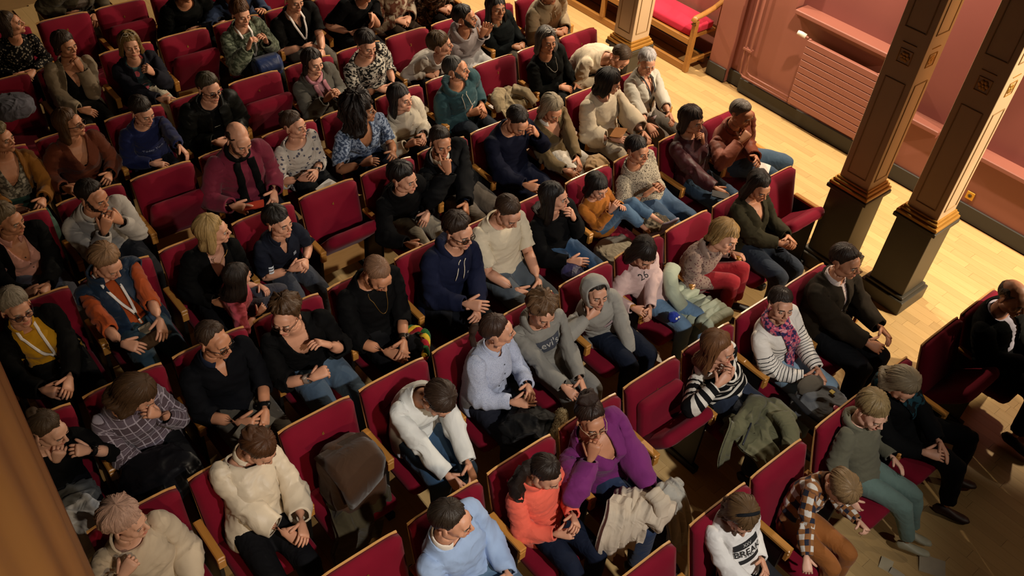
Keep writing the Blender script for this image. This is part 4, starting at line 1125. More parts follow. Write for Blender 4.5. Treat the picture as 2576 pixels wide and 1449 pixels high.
column(6.47, 2.70, 'cream and gilt square column on a dark pedestal, the one next to the radiator')
column(6.60, 2.135, 'cream and gilt square column on a dark pedestal, the one closest to the wall socket')
column(6.60, 5.565, 'slender cream and gilt column in front of the red cushioned bench', wd=.25, base=.29)
# big column close to the camera at the lower left: a fluted shaft
def fluted(cx, cy, R):
    n = 96; a = np.linspace(0, 2*np.pi, n, endpoint=False); V = []
    zs = [0, .3, 1.2, 2.5, 3.8, 5.0, 6.0]
    for z in zs:
        r = R-.006+.007*np.cos(18*a); V.append(np.stack([cx*0+r*np.cos(a), r*np.sin(a), np.full(n, z)], 1))
    V = np.concatenate(V); i = np.arange(n); j = (i+1) % n; F = np.concatenate([np.stack([k*n+i, k*n+j, (k+1)*n+j, (k+1)*n+i], 1) for k in range(len(zs)-1)])
    root = tag(empty('column', (cx, cy, 0)), 'large brown fluted column cropped at the lower left corner', 'column')
    obj('shaft', mesh_np('shaft', V, F, plain('column_paint_brown', '#bb8a58', .5, var=.04, scale=5)), root)
    V, F, _ = tube([(0, 0, 0), (0, 0, .06), (0, 0, .1), (0, 0, .14), (0, 0, .2)], [R+.06, R+.06, R+.03, R+.045, R+.012], ref=(1, 0, 0), nseg=40); obj('base', mesh_np('base', V, F, STONE), root)
    return root
LC = (-.245, 1.55); fluted(LC[0], LC[1], .33)

# bench along the wall: red cushion, wooden frame and arm
BW_ = wood('bench_oak', '#8a5a26', '#b07c3c', 1.2, .35, axis=1, rand=False); BRED = velvet('bench_red', '#c02e46')
bn = tag(empty('bench', (8.2, 5.85, 0)), 'long wooden wall bench with a red cushion and curved arm', 'bench')
BL = 4.2
rb = rounded(.44, BL, .11, .035, k=6); rb[0][:] += np.array([.0, BL/2+.03, .465]); obj('cushion', mesh_np('cushion', rb[0], rb[1], BRED), bn)
box('seat_rail', BW_, (-.245, -.205, .0, BL, .335, .41), bn, .006); box('seat_base', BW_, (-.21, .25, .02, BL, .38, .41), bn)
box('floor_rail', BW_, (-.23, -.17, .0, BL, 0, .085), bn, .006); box('floor_rail', BW_, (.12, .16, .0, BL, 0, .085), bn, .006)
box('back_rail', BW_, (.255, .30, .0, BL, .80, .92), bn, .008); box('back_panel', plain('bench_back_rose', '#8c5649', .6), (.27, .295, .03, BL, .43, .80), bn)
box('front_leg', BW_, (-.245, -.185, -.055, .0, 0, .64), bn, .006); box('rear_leg', BW_, (.24, .30, -.055, .0, 0, .98), bn, .006); box('stretcher', BW_, (-.19, .24, -.045, -.01, .10, .15), bn, .004)
pa = np.array([(-.255, -.028, .60), (-.27, -.028, .645), (-.24, -.028, .675), (-.12, -.028, .69), (.06, -.028, .725), (.18, -.028, .77), (.29, -.028, .80)]); V, F, _ = tube(pa, np.stack([np.full(7, .036), np.array([.016, .024, .026, .022, .02, .02, .022])], 1), ref=(0, 0, 1), nseg=12)
obj('arm', mesh_np('arm', V, F, BW_), bn)
for yy in (1.4, 2.8): box('front_leg', BW_, (-.24, -.19, yy-.03, yy+.03, .085, .335), bn, .004)
# ================================================================ theatre seats
RED = velvet('seat_red', '#700a21'); PLY = wood('seat_ply', '#b8844a', '#d2a266', 1.6, .35, axis=0); ARM = wood('armrest_oak', '#a06a2c', '#c48a42', 1.4, .35, axis=1); IRON = plain('seat_iron', '#17130f', .5, .3)
BRASS = plain('number_brass', '#c9a24a', .3, .7)
SW = .2416
def back_prof(q): return np.array([-.125*(1-q)**1.15, .40+.48*q])      # q 0..1: (y, z) of the rear face
def back_mesh():
    nx, nz = 13, 12; V = []
    for side in (0, 1):
        for k in range(nz):
            q = k/(nz-1); y, z = back_prof(q)
            for i in range(nx):
                u = -1+2*i/(nx-1); hw = SW*(1-.03*(1-q)); ed = max(abs(u)**6, ((q-.5)*2)**10 if q > .5 else 0)
                cup = .028*(u*u); th = .060+.012*math.sin(q*math.pi)
                zz = z-(.018*abs(u)**8 if k == nz-1 else 0)
                V.append([u*hw, (y-.006) if side == 0 else y-th*(1-.55*ed)-cup*.6-.004, zz])
    V = np.array(V); n = nx*nz; F = []
    g = lambda s, k, i: s*n+k*nx+i
    for k in range(nz-1):
        for i in range(nx-1):
            F.append([g(0, k, i), g(0, k+1, i), g(0, k+1, i+1), g(0, k, i+1)]); F.append([g(1, k, i), g(1, k, i+1), g(1, k+1, i+1), g(1, k+1, i)])
    for k in range(nz-1):
        F.append([g(0, k, 0), g(1, k, 0), g(1, k+1, 0), g(0, k+1, 0)]); F.append([g(0, k, nx-1), g(0, k+1, nx-1), g(1, k+1, nx-1), g(1, k, nx-1)])
    for i in range(nx-1):
        F.append([g(0, nz-1, i), g(1, nz-1, i), g(1, nz-1, i+1), g(0, nz-1, i+1)]); F.append([g(0, 0, i), g(0, 0, i+1), g(1, 0, i+1), g(1, 0, i)])
    return mesh_np('backrest', V, np.array(F), RED)
def shell_mesh():
    nx, nz = 9, 10; V = []
    for side in (0, 1):
        for k in range(nz):
            q = -.55+1.55*k/(nz-1); y, z = back_prof(max(q, 0)); z = .40+.48*q if q < 0 else z
            for i in range(nx):
                u = -1+2*i/(nx-1); V.append([u*(SW-.001), y+(.005 if side else -.006), z+.005*(k == nz-1)-(.012*abs(u)**8 if k == nz-1 else 0)])
    V = np.array(V); n = nx*nz; F = []; g = lambda s, k, i: s*n+k*nx+i
    for k in range(nz-1):
        for i in range(nx-1): F.append([g(1, k, i), g(1, k+1, i), g(1, k+1, i+1), g(1, k, i+1)]); F.append([g(0, k, i), g(0, k, i+1), g(0, k+1, i+1), g(0, k+1, i)])
        F.append([g(1, k, 0), g(0, k, 0), g(0, k+1, 0), g(1, k+1, 0)]); F.append([g(1, k, nx-1), g(1, k+1, nx-1), g(0, k+1, nx-1), g(0, k, nx-1)])
    for i in range(nx-1): F.append([g(1, nz-1, i), g(0, nz-1, i), g(0, nz-1, i+1), g(1, nz-1, i+1)])
    return mesh_np('back_shell', V, np.array(F), PLY, smooth=False)
def cushion_mesh():
    P, F = rounded(.455, .42, .10, .048, k=6); y = P[:, 1]; P[:, 2] += .012*np.clip(-y/.23, -1, 1)**2*np.sign(-y)-.010*np.exp(-(P[:, 0]**2+y*y)/.02)*(P[:, 2] > 0)
    P[:, 1] -= .22; P[:, 2] += .01; P[:, 0] *= 1-.05*np.clip((y)/.23, 0, 1)
    return mesh_np('seat_cushion', P, F, RED)
BACK, SHELL, CUSH = back_mesh(), shell_mesh(), cushion_mesh()
V, F = join([box_vf(-.024, .024, -.40, -.10, .605, .635, b=.006), box_vf(-.022, .022, -.40, -.375, .535, .605, b=.004)]); ARMM = mesh_np('armrest', V, F, ARM, smooth=False)
V, F = join([box_vf(-.012, .012, -.36, -.08, .06, .605, b=.004), box_vf(-.025, .025, -.40, .02, 0, .06, b=.006)]); SIDE = mesh_np('side_frame', V, F, IRON, smooth=False)
V, F = tube([(-.24, -.10, .40), (.24, -.10, .40)], [.014, .014], ref=(0, 0, 1), nseg=8)[:2]; BAR = mesh_np('hinge_bar', V, F, IRON)
P_, F_ = rounded(.40, .10, .36, .045, k=6); BOOST = mesh_np('back_cushion', P_, F_, RED)
_num = {}
def num_mesh(s):
    if s not in _num:
        V, F = text_vf(s, .036, .001); V = np.stack([V[:, 0], V[:, 2], V[:, 1]], 1); _num[s] = mesh_np('number', V, F, BRASS, smooth=False)
    return _num[s]
def seat(row, i, label, fold=0, number=None, first=False, group=None, boost=False):
    r = tag(empty('theatre_seat', (seat_x(row, i), ROWY[row], 0)), label, 'seat', group)
    obj('backrest', BACK, r); obj('back_shell', SHELL, r); obj('hinge_bar', BAR, r)
    c = obj('seat_cushion', CUSH, r, (0, -.135, .395)); c.rotation_euler = (-math.radians(fold), 0, 0)
    obj('armrest', ARMM, r, (.275, 0, 0)); obj('side_frame', SIDE, r, (.275, 0, 0))
    if first: obj('armrest', ARMM, r, (-.275, 0, 0)); obj('side_frame', SIDE, r, (-.275, 0, 0))
    if number:
        y, z = back_prof(.80); o = obj('number', num_mesh(number), r, (0, y-.074, z)); o.rotation_euler = (-.12, 0, 0)
    if boost:
        o = obj('back_cushion', BOOST, r, (0, -.155, .62)); o.rotation_euler = (-.2, 0, 0)
    return r
# ================================================================ the audience
SH = dict(t=.015); CR = dict(t=.007, ef=33); BZ = dict(t=.0025, ef=36); LG = dict(t=.016, L=.24); BO = dict(t=.022, L=.09); MD = dict(t=.018, L=.15); CU = dict(t=.030, curl=.011, cf=75)
KD = dict(t=.020, ef=17); KL = dict(t=.017, L=.22, ef=15); BALD = dict(t=.008, top0=[.985, .97, .62, .55, .45]); THIN = dict(t=.006, ef=52); WSH = dict(t=.024, ef=27, ear=-6)
PONY = lambda ln=.2, r=.03: ([(0, .105, .82), (0, .155, .79), (0, .165, .70), (0.0, .14, .80-ln)], [r*.7, r, r*.85, .006])
BUN = ((0, .095, .875), (.05, .045, .042), .008, 80)
W1, W2, W3, W4 = '#c9967a', '#b98363', '#8f6245', '#d8ab92'
NAVY, BLACK, JEAN, DJEAN, GREYT = '#141a2b', '#070708', '#4f6a84', '#22344e', '#5b5a57'
SEATED = []
def p(short, label, row, i, head, **kw):
    P = build_person(label, row, i, head, **kw)
    if row != '-': SEATED.append((row, i, short))
    return P
def hx(u, v, z, **kw): return ('pix', (u, v, z), kw)
UP = dict(dir=(-.1, .15, 1), curl=.7)                       # hand raised towards the face
CH_ = lambda u, v, z, **k: ('pix', (u, v, z), dict(dict(curl=.75, palm=(0, 1, .2)), **k))
LAPP = dict(palm=(0, 0, -1), curl=.3)

# ---- row A (front)
p('the child with the dark headband', 'child in a white sweatshirt with black lettering and a dark headband', 'A', 2, (1866, 1302), k='t', s=.84, twist=-12, yaw=8, pitch=38, hairs=('#5c442a', dict(KD, L=.05, ef=20, band=('#16181c', 10))), top=('sweatshirt', fabric('#d9d6d2'), {'o': .006}), pants='#1e2026',
  acc=[('patch', dict(poly=((-.105, .435), (.105, .452), (.105, .405), (-.105, .388)), col='#1a1a1c')), ('print', dict(s='XXV', size=.035, z=.42, col='#b9b6b2')), ('print', dict(s='BREAK', size=.075, z=.355, col='#1a1a1c')), ('print', dict(s='* * * *', size=.03, z=.318, col='#1a1a1c')), ('patch', dict(poly=((-.09, .300), (.09, .312), (.09, .278), (-.09, .266)), col='#1a1a1c'))],
  arms={'L': hx(1925, 1432, .70), 'R': ('lap',)})
p('the blond boy in the plaid shirt', 'blond boy in a brown, white and navy plaid shirt leaning forward', 'A', 3, (2117, 1232), k='c', s=.74, yaw=12, pitch=48, curve=25, skin=W4, hairs=('#7d6342', dict(t=.026, ef=14, ear=-8)), top=('shirt', fabric('#c9c3ba', 'plaid', '#8a5a30', '#1c1f30', scale=.095), {'o': .006}), pants=fabric('#8a5220', rough=.8),
  arms={'L': hx(2177, 1328, .62, curl=.8), 'R': hx(2030, 1438, .62, curl=.6)}, acc=[('collar', dict(col='#6a4a30'))])
p('the boy in the olive hoodie', 'fair haired boy in an olive green hoodie and grey green trousers', 'A', 4, (2197, 1036), k='c', s=.80, yaw=28, pitch=26, skin=W4, hairs=('#86704a', dict(t=.022, ef=16, ear=-4)), top=('hoodie', fabric('#5a5848', rough=.9), {'o': .014}), pants=fabric('#5e736c', rough=.85), shoes='#a09c84', dy=-.02,
  acc=[('hood', dict(col='#6a6856'))], arms={'L': hx(2262, 1170, .60, curl=.2), 'R': ('side',)}, legs={'L': (24, -14, 30), 'R': (28, -12, 34)})
p('the woman with the teal patterned scarf', 'grey blonde woman in black bending forward, with teal scarf and brown boots', 'A', 5, (2272, 972), k='f', yaw=25, pitch=45, curve=20, hairs=('#7a6a52', dict(t=.02, L=.08, flare=.03)), top=('coat', fabric(BLACK), {'o': .014}), pants=fabric(BLACK), shoes='#3a1c10',
  acc=[('scarf', dict(mat=fabric('#0e1214', 'blotch', '#1c3c46', scale=1.6), tails=[(.05, .22, .10), (-.02, .30, .08)], r=.026))], arms={'L': hx(2385, 1150, .66, curl=.2), 'R': hx(2355, 1142, .68, curl=.3)}, legs={'L': (38, -6, 14), 'R': (26, -10, 22)})
p('the bald man in black', 'bald man in a black jacket at the right edge of the picture', 'A', 7, (2553, 752), k='m', yaw=28, pitch=22, skin=W2, hairs=('#5a4c40', BALD), top=('shirt', fabric('#b9b4c2'), {}), outer=('jacket', fabric('#090a07'), {'op': .05, 'o': .006}), pants=BLACK)
# ---- row B
p('the man in the pale blue sweater', 'dark haired man in a pale blue sweater turning his head aside', 'B', 1, (1142, 1308), k='m', yaw=52, pitch=18, roll=0, hairs=('#2c2219', dict(t=.011, ef=30)), top=('sweater', fabric('#93abd0'), {'o': .010}), pants=JEAN, acc=[('collar', dict(col='#d8cfc4'))], twist=15, arms={'L': ('lap',), 'R': ('lap',)})
p('the girl in the coral sweater', 'girl in a coral sweater with a long dark curly ponytail', 'B', 2, (1376, 1192), k='t', s=.84, yaw=38, pitch=34, hairs=('#22160f', dict(t=.014, ef=26, tail=([(-.03, .10, .80), (-.085, .11, .73), (-.125, .07, .62), (-.135, .0, .50), (-.12, -.05, .38)], [.025, .042, .05, .042, .008], .012))), top=('sweater', fabric('#e0624e'), {'o': .012, 'flare': .03, 'neck': 'high', 'hem': .0}), pants='#141b2c',
  arms={'R': hx(1428, 1343, .72, curl=.6), 'L': hx(1448, 1316, .78, curl=.5)})
p('the woman in the purple sweater', 'woman in a purple v-neck sweater resting her chin on her hand', 'B', 3, (1489, 1058), k='f', s=.96, yaw=4, pitch=14, roll=-6, skin=W2, hairs=('#2c1c14', dict(t=.013, ef=33, bun=((-.01, .055, .905), (.06, .055, .045), .012, 85))), top=('sweater', fabric('#6d2263'), {'neck': 'v', 'o': .016, 'puff': .012}), pants='#1c2c48', sx=1.03, bust=.04,
  acc=[('glasses', dict(col='#b49a78', r=.0016, ry=.019))], arms={'R': CH_(1494, 1128, 1.00, dir=(.25, .1, 1), pole=(-.9, -.2, -.6)), 'L': hx(1652, 1262, .70, curl=.6)})
p('the woman in the broad stripes', 'woman with straight brown hair in a black and white broad striped jumper', 'B', 5, (1812, 876), k='f', yaw=48, pitch=16, hairs=('#6a4528', dict(MD, L=.16, flare=.015)), top=('jumper', fabric('#121213', 'stripe', '#d8d2c6', .42, scale=.075), {'o': .010}), pants='#1a2436', arms={'R': CH_(1826, 950, .97), 'L': CH_(1842, 938, .98)})
p('the woman with the pink scarf', 'smiling short haired woman in a thin striped white jersey and pink floral scarf', 'B', 6, (1966, 768), k='f', yaw=2, pitch=6, hairs=('#2a1e16', dict(t=.011, ef=28)), skin=W1, top=('jersey', fabric('#ded8cf', 'stripe', '#17151a', .22, scale=.034, zmax=.43), {'o': .010}), pants='#7a94a8',
  acc=[('scarf', dict(mat=fabric('#c2566c', 'blotch', '#2c2450', '#d8929a', scale=1.0), n=2, tails=[(.035, .10, .085), (-.01, .08, .075)], r=.022))], arms={'R': hx(2052, 952, .68, curl=.4), 'L': hx(2070, 950, .70, curl=.4)})
p('the man in the dark brown jacket', 'dark haired man in a dark brown jacket beside the column pedestals', 'B', 7, (2131, 658), k='m', yaw=38, pitch=14, hairs=('#2a1a10', dict(t=.014, ef=30)), skin=W2, top=('shirt', fabric('#b9aaa4', 'spots', '#8a4a48', scale=.6), {}), outer=('jacket', fabric('#231c13'), {'op': .035, 'o': .004}), pants='#121316', acc=[('collar', dict(col='#b9aaa4'))], arms={'R': hx(2205, 872, .68), 'L': hx(2232, 842, .72)})
# ---- row C
p('the person with pinkish blond hair', 'person with short pinkish blond hair and a cream top, hand at the collar', 'C', 0, (321, 1312), k='f', yaw=32, pitch=16, skin=W4, hairs=('#c4a08e', dict(t=.034, ef=20, ear=-2, curl=.004)), top=('top', fabric('#c6b69e'), {'o': .016, 'puff': .02}), pants='#222222', arms={'R': CH_(326, 1424, .98, pole=(-.8, 0, -.7)), 'L': ('lap',)}, bust=.015)
p('the woman in the satin blouse', 'woman with a messy bun in a cream satin blouse, looking down', 'C', 1, (655, 1130), k='f', yaw=22, pitch=42, hairs=('#4a2c16', dict(t=.020, ef=24, bun=((-.01, .10, .84), (.05, .05, .045), .012, 80))), top=('blouse', fabric('#cdbfa8', rough=.45), {'o': .018, 'puff': .02, 'sl': 1.75, 'neck': 'wide'}), pants='#0f0f12', acc=[('collar', dict(col='#cdbfa8')), ('necklace', dict(d=.02, r=.008, col='#15100e', metal=0))], arms={'R': hx(742, 1352, .68, curl=.5), 'L': hx(762, 1340, .70, curl=.4)})
p('the boy in the white long sleeved shirt', 'brown haired boy in a white long sleeved shirt and jeans, head bowed', 'C', 3, (1106, 1010), k='t', s=.92, yaw=18, pitch=52, curve=25, hairs=('#33241a', dict(t=.022, ef=22)), top=('shirt', fabric('#cfd2d0'), {'o': .016}), pants=fabric('#2f4a66'), arms={'R': hx(1160, 1232, .60), 'L': hx(1196, 1214, .62)})
p('the woman with the ponytail', 'woman with a brown ponytail in a pale blue buttoned blouse', 'C', 4, (1256, 830), k='f', yaw=68, pitch=12, twist=15, hairs=('#37241a', dict(t=.012, ef=30, tail=PONY(.32, .03))), top=('blouse', fabric('#a9b2c8', 'spots', '#8a94b0', scale=.35), {'o': .012}), pants='#22242e', acc=[('collar', dict(col='#a9b2c8')), ('buttons', dict(z=(.50, .43, .36, .29, .22)))], arms={'R': hx(1318, 1014, .74, curl=.2), 'L': hx(1334, 985, .78, curl=.3)})
p('the curly haired boy', 'curly haired boy in a grey hooded sweatshirt with a dark printed emblem', 'C', 5, (1366, 784), k='t', s=.88, twist=-16, yaw=6, pitch=28, hairs=('#5e442c', dict(t=.030, ef=18, curl=.011, cf=70, ear=-10)), top=('hoodie', fabric('#7d7b74'), {'o': .014}), pants='#6d6c68',
  acc=[('hood', dict(col='#77756e')), ('patch', dict(poly=((-.125, .478), (.125, .478), (.10, .395), (-.10, .395)), col='#3a3e48')), ('patch', dict(poly=((-.10, .397), (.0, .405), (.0, .36), (-.05, .36)), col='#3a3e48')), ('patch', dict(poly=((.0, .405), (.10, .397), (.05, .36), (.0, .36)), col='#3a3e48')), ('print', dict(s="Levi's", size=.095, z=.432, col='#a9a8a2', off=.014))],
  arms={'R': hx(1440, 992, .68, curl=.5), 'L': hx(1468, 976, .70, curl=.5)})
p('the child with the hood up', 'child with the grey hood pulled up and one hand at the mouth', 'C', 6, (1500, 735), k='t', s=.86, twist=-12, yaw=4, pitch=10, hairs=('#22180f', dict(t=.004, ef=30)), top=('hoodie', fabric('#8f8c84', 'blotch', '#8f8c84', scale=2), {'o': .014}), pants='#141a28', acc=[('hood_up', dict(col='#8f8c84')), ('patch', dict(poly=((-.02, .36), (.10, .33), (.08, .27), (-.02, .31)), col='#c9c6c4')), ('patch', dict(poly=((-.03, .42), (.06, .42), (.06, .375), (-.03, .375)), col='#a58f92'))],
  arms={'R': CH_(1498, 784, .92), 'L': ('pix', (1592, 925, .42), dict(dir=(.1, -.3, -1), pole=(.9, .3, .2)))})
p('the girl in the pale pink sweatshirt', 'girl in a pale pink sweatshirt numbered 26 and light jeans', 'C', 7, (1622, 640), k='c', s=.78, twist=-16, yaw=12, pitch=36, hairs=('#1d130d', dict(KL, L=.14, ef=12)), top=('sweatshirt', fabric('#c7aaa4'), {'o': .014}), pants=fabric('#5f7c98'), acc=[('print', dict(s='26', size=.095, z=.455, x=-.05, col='#1a1414', off=.016))], arms={'R': hx(1610, 782, .64, curl=.3), 'L': hx(1634, 800, .62, curl=.4)}, legs={'L': (8, 0, 0), 'R': (8, 0, 0)})
p('the child in the floral jacket', 'fair haired child curled up in a floral jacket and red trousers', 'C', 8, (1826, 596), k='c', s=.80, yaw=30, pitch=24, roll=24, hairs=('#8a6a3c', dict(t=.022, ef=16, L=.05)), top=('jacket', fabric('#8a7468', 'spots', '#5c3a3a', scale=1.1), {'o': .022, 'neck': 'high'}), pants=fabric('#8f1620'), dx=-.12, acc=[('hood', dict(col='#8a7468'))], arms={'R': hx(1816, 712, .60), 'L': hx(1860, 640, .75)}, legs={'L': (30, 28, -25), 'R': (35, 20, -20)})
p('the woman in the dark green cardigan', 'woman with dark hair in a dark green cardigan by the empty end seat', 'C', 9, (1912, 470), k='f', yaw=14, pitch=28, hairs=('#1e140e', MD), skin=W2, top=('cardigan', fabric('#2e2a1c'), {'neck': 'v', 'o': .012}), pants='#1c2634', arms={'R': hx(1984, 614, .72, curl=.5), 'L': hx(1994, 606, .74, curl=.5)})
# ---- row D
p('the woman in the black top', 'woman with hair tied back in a black top, fists under the chin', 'D', 0, (127, 1080), k='f', yaw=18, pitch=30, skin=W4, hairs=('#4a3a2a', dict(t=.006, ef=34, bun=((0, .10, .85), (.03, .03, .028), .006, 80))), top=('top', fabric(BLACK), {'neck': 'wide', 'sl': 1.45}), pants='#15151a', arms={'R': CH_(150, 1142, .96), 'L': CH_(202, 1134, .96)}, acc=[('watch', dict(side='L'))])
p('the person in the plaid shirt', 'person with shaggy hair in a grey plaid shirt hiding the face behind a hand', 'D', 1, (351, 992), k='f', s=.95, yaw=42, pitch=42, bust=.0, hairs=('#4a3420', dict(t=.026, L=.09, ef=18, flare=.04)), top=('shirt', fabric('#4d4048', 'lines', '#9a929e', '#6a5f6c', scale=.05), {'o': .016, 'sl': 1.7}), pants='#101013', arms={'L': CH_(382, 1040, .98), 'R': hx(436, 1188, .66)})
p('the man in the dark polo', 'man with glasses in a dark polo shirt behind the bun haired woman', 'D', 2, (543, 856), k='m', yaw=18, pitch=20, skin=W2, hairs=('#3a2a1e', dict(t=.006, ef=44)), top=('polo', fabric('#07080d'), {'sl': 1.35, 'o': .010, 'neck': 'polo'}), belly=.03, pants='#4a443a', acc=[('glasses', {}), ('collar', dict(col='#1a2030')), ('watch', dict(side='L'))], arms={'R': hx(628, 1066, .70), 'L': hx(668, 1058, .70)})
p('the curly haired man in black', 'laughing curly haired man with round glasses in a black v-neck', 'D', 3, (718, 796), k='m', yaw=-48, pitch=24, roll=-4, twist=-12, hairs=('#4a331e', CU), top=('sweater', fabric('#060607'), {'neck': 'v', 'sl': 1.3, 'o': .012}), pants='#42566a', acc=[('glasses', dict(col='#3a2c20', r=.0018)), ('watch', dict(side='R', col='#8a7a70'))], arms={'L': hx(806, 862, .98, dir=(-.7, .1, .6), curl=.45), 'R': hx(812, 936, .80, dir=(.8, -.2, .3), curl=.7)})
p('the shaven headed man', 'shaven headed man in a black sweater with a long gold chain', 'D', 4, (953, 692), k='m', s=1.02, yaw=12, pitch=40, skin=W2, hairs=('#7a5a44', BZ), top=('sweater', fabric('#060607'), {'sl': 1.4, 'o': .012}), pants='#121214', acc=[('necklace', dict(d=.20)), ('beard', dict(t=.0015, col='#5a3c28')), ('watch', dict(side='L', col='#2a2018'))], arms={'R': hx(998, 892, .70, curl=.3), 'L': hx(1016, 880, .72, curl=.3)})
p('the young man in the navy hoodie', 'young man with dark framed glasses in a navy hoodie with cream strings', 'D', 5, (1157, 582), k='m', s=1.03, yaw=18, pitch=18, hairs=('#2a1c13', dict(t=.022, ef=29)), skin=W1, top=('hoodie', fabric('#141930'), {'o': .014}), pants='#14161c', acc=[('glasses', dict(r=.0032)), ('hood', dict(col='#141930')), ('strings', {}), ('print', dict(s='Z', size=.02, x=.07, z=.44, col='#8a8c94', off=.016))], arms={'R': hx(1200, 768, .80, curl=.3), 'L': hx(1200, 790, .74, curl=.4)})
p('the young man in the cream T-shirt', 'young man in a cream T-shirt with bare forearms between his knees', 'D', 6, (1281, 535), k='m', yaw=16, pitch=36, hairs=('#3a291c', dict(t=.010, ef=30)), top=('t_shirt', fabric('#cbbfa6'), {'sl': .85, 'o': .014, 'hem': .09}), pants=fabric('#4d565e'), acc=[], arms={'R': hx(1322, 742, .62), 'L': hx(1362, 728, .62)})
p('the woman in the black jumper', 'long dark haired woman in a black jumper touching her mouth', 'D', 7, (1398, 494), k='f', yaw=48, pitch=8, hairs=('#150e0b', dict(LG, ef=22)), top=('jumper', fabric('#060607'), {'o': .012}), pants='#24405e', acc=[('earring',)], arms={'L': CH_(1440, 540, 1.0, curl=.5), 'R': hx(1456, 658, .70, curl=.25)})
p('the little girl in mustard', 'little dark haired girl in a mustard top and jeans with knees drawn up', 'D', 8, (1505, 470), k='c', s=.70, yaw=18, pitch=26, hairs=('#17100c', dict(KL, L=.10, ef=10)), top=('top', fabric('#9a5a14'), {'o': .012}), pants=fabric('#46607a'), shoes='#a89ab0', pend=1.6, dx=-.02, arms={'L': hx(1566, 520, .80, curl=.3), 'R': hx(1545, 520, .80, curl=.3)}, legs={'L': (30, 56, 10), 'R': (42, 50, 0)})
p('the woman in the leopard print', 'woman with pinned dark hair in a leopard print top, hands joined', 'D', 9, (1606, 378), k='f', yaw=26, pitch=14, skin=W2, hairs=('#1c1410', dict(t=.012, ef=27, bun=((0, .10, .82), (.035, .035, .035), .006, 80))), top=('top', fabric('#a59a86', 'spots', '#3a3028', scale=.7), {'sl': 1.4, 'o': .010}), pants='#3f5670', arms={'R': hx(1640, 478, .88, curl=.5, dir=(.7, -.2, .5)), 'L': hx(1664, 470, .88, curl=.5, dir=(-.3, -.3, .6))})
p('the woman in the dark red jacket', 'woman in a dark red jacket with a hand at the throat', 'D', 10, (1744, 302), k='f', yaw=26, pitch=14, skin=W2, hairs=('#2c1d14', dict(BO, ef=20)), top=('jacket', fabric('#3a0e14', rough=.5), {'o': .016}), pants='#344a60', arms={'L': CH_(1768, 348, .98), 'R': hx(1830, 500, .66)})
p('the man in the rust shirt', 'grey haired man in a rust shirt resting his chin on his hand', 'D', 11, (1868, 288), k='m', yaw=28, pitch=24, skin=W2, hairs=('#6a6058', CR), top=('shirt', fabric('#7a3a22', rough=.6), {'o': .014}), pants=fabric('#33475a'), acc=[('collar', dict(col='#7a3a22'))], arms={'R': CH_(1878, 340, 1.02), 'L': hx(1906, 404, .80)}, legs={'L': (40, 0, 0), 'R': (30, 0, 0)})
# ---- row E
p('the woman in the yellow blouse', 'grey haired woman with glasses in a yellow blouse and white lanyard', 'E', 0, (42, 775), k='f', s=.96, yaw=-6, pitch=12, hairs=('#8a8070', dict(t=.018, ef=24, ear=2)), top=('blouse', fabric('#b8860e'), {'o': .002, 'neck': 'crew'}), outer=('cardigan', fabric('#080706'), {'op': .145}), pants='#141414', acc=[('glasses', dict(col='#241c28')), ('lanyard', dict(card=True, cardcol='#7a8aa8')), ('collar', dict(col='#b8860e'))], arms={'R': hx(132, 985, .72, curl=.25), 'L': hx(170, 972, .74, curl=.25)})
p('the woman in the blue vest', 'woman in a blue padded vest over an orange sweater with a lanyard', 'E', 1, (271, 662), k='f', s=.97, yaw=14, pitch=34, hairs=('#8a6a4c', WSH), top=('sweater', fabric('#a04416'), {'sl': 1.35, 'o': .008}), outer=('vest', fabric('#14283e', rough=.6), {'sl': .12, 'op': .045, 'o': .014, 'neck': 'high'}), pants='#223a48', acc=[('lanyard', dict(off=.034, cardcol='#a9a294'))], arms={'R': hx(365, 912, .82, dir=(.6, -.7, 0)), 'L': hx(438, 880, .84, dir=(-.2, -.8, -.2))})
p('the blonde woman in black', 'blonde woman in black turned towards the boy beside her', 'E', 2, (540, 578), k='f', yaw=56, pitch=14, hairs=('#a88a58', dict(t=.022, L=.11, ef=24)), top=('cardigan', fabric('#060606'), {'neck': 'v', 'o': .012}), pants='#121214', acc=[('necklace', dict(d=.06, col='#b0823a'))], arms={'L': ('lap',), 'R': ('lap',)})
p('the girl', 'small girl with long dark hair in a pink top, facing away', '-', 0, (602, 692), k='c', s=.66, yaw=95, pitch=22, byaw=70, hairs=('#1d130c', dict(KL, L=.20, ef=14)), top=('top', fabric('#a5414e'), {'sl': 1.2, 'o': .014}), pants='#2a2a34', pos=(1.73, 4.50, .62), arms={'L': ('lap',), 'R': ('local', (-.2, -.2, .15))}, curve=5)
p('the boy in the navy polo', 'dark haired boy in a navy polo shirt with a small white sleeve emblem', 'E', 3, (703, 558), k='t', s=.88, yaw=18, pitch=10, hairs=('#17110c', dict(t=.018, ef=20)), top=('polo', fabric('#171b27'), {'sl': .95, 'o': .014, 'neck': 'polo'}), pants='#2a303c', acc=[('collar', dict(col='#171b27')), ('patch', dict(poly=((.055, .46), (.085, .46), (.085, .41), (.055, .41)), col='#8a93a0', n=4)), ('sleeve_patch', dict(col='#b9c2cc'))], arms={'R': hx(752, 672, .74, curl=.6), 'L': hx(768, 668, .74, curl=.6)})
p('the boy in the black jacket', 'dark haired boy in a black jacket seated right of an empty seat', 'E', 5, (1018, 448), k='t', s=.92, yaw=30, pitch=14, hairs=('#140e0a', dict(t=.024, ef=24)), top=('jacket', fabric('#060607'), {'o': .020, 'neck': 'high'}), pants='#8a8272', arms={'R': hx(1044, 618, .68), 'L': ('lap',)})
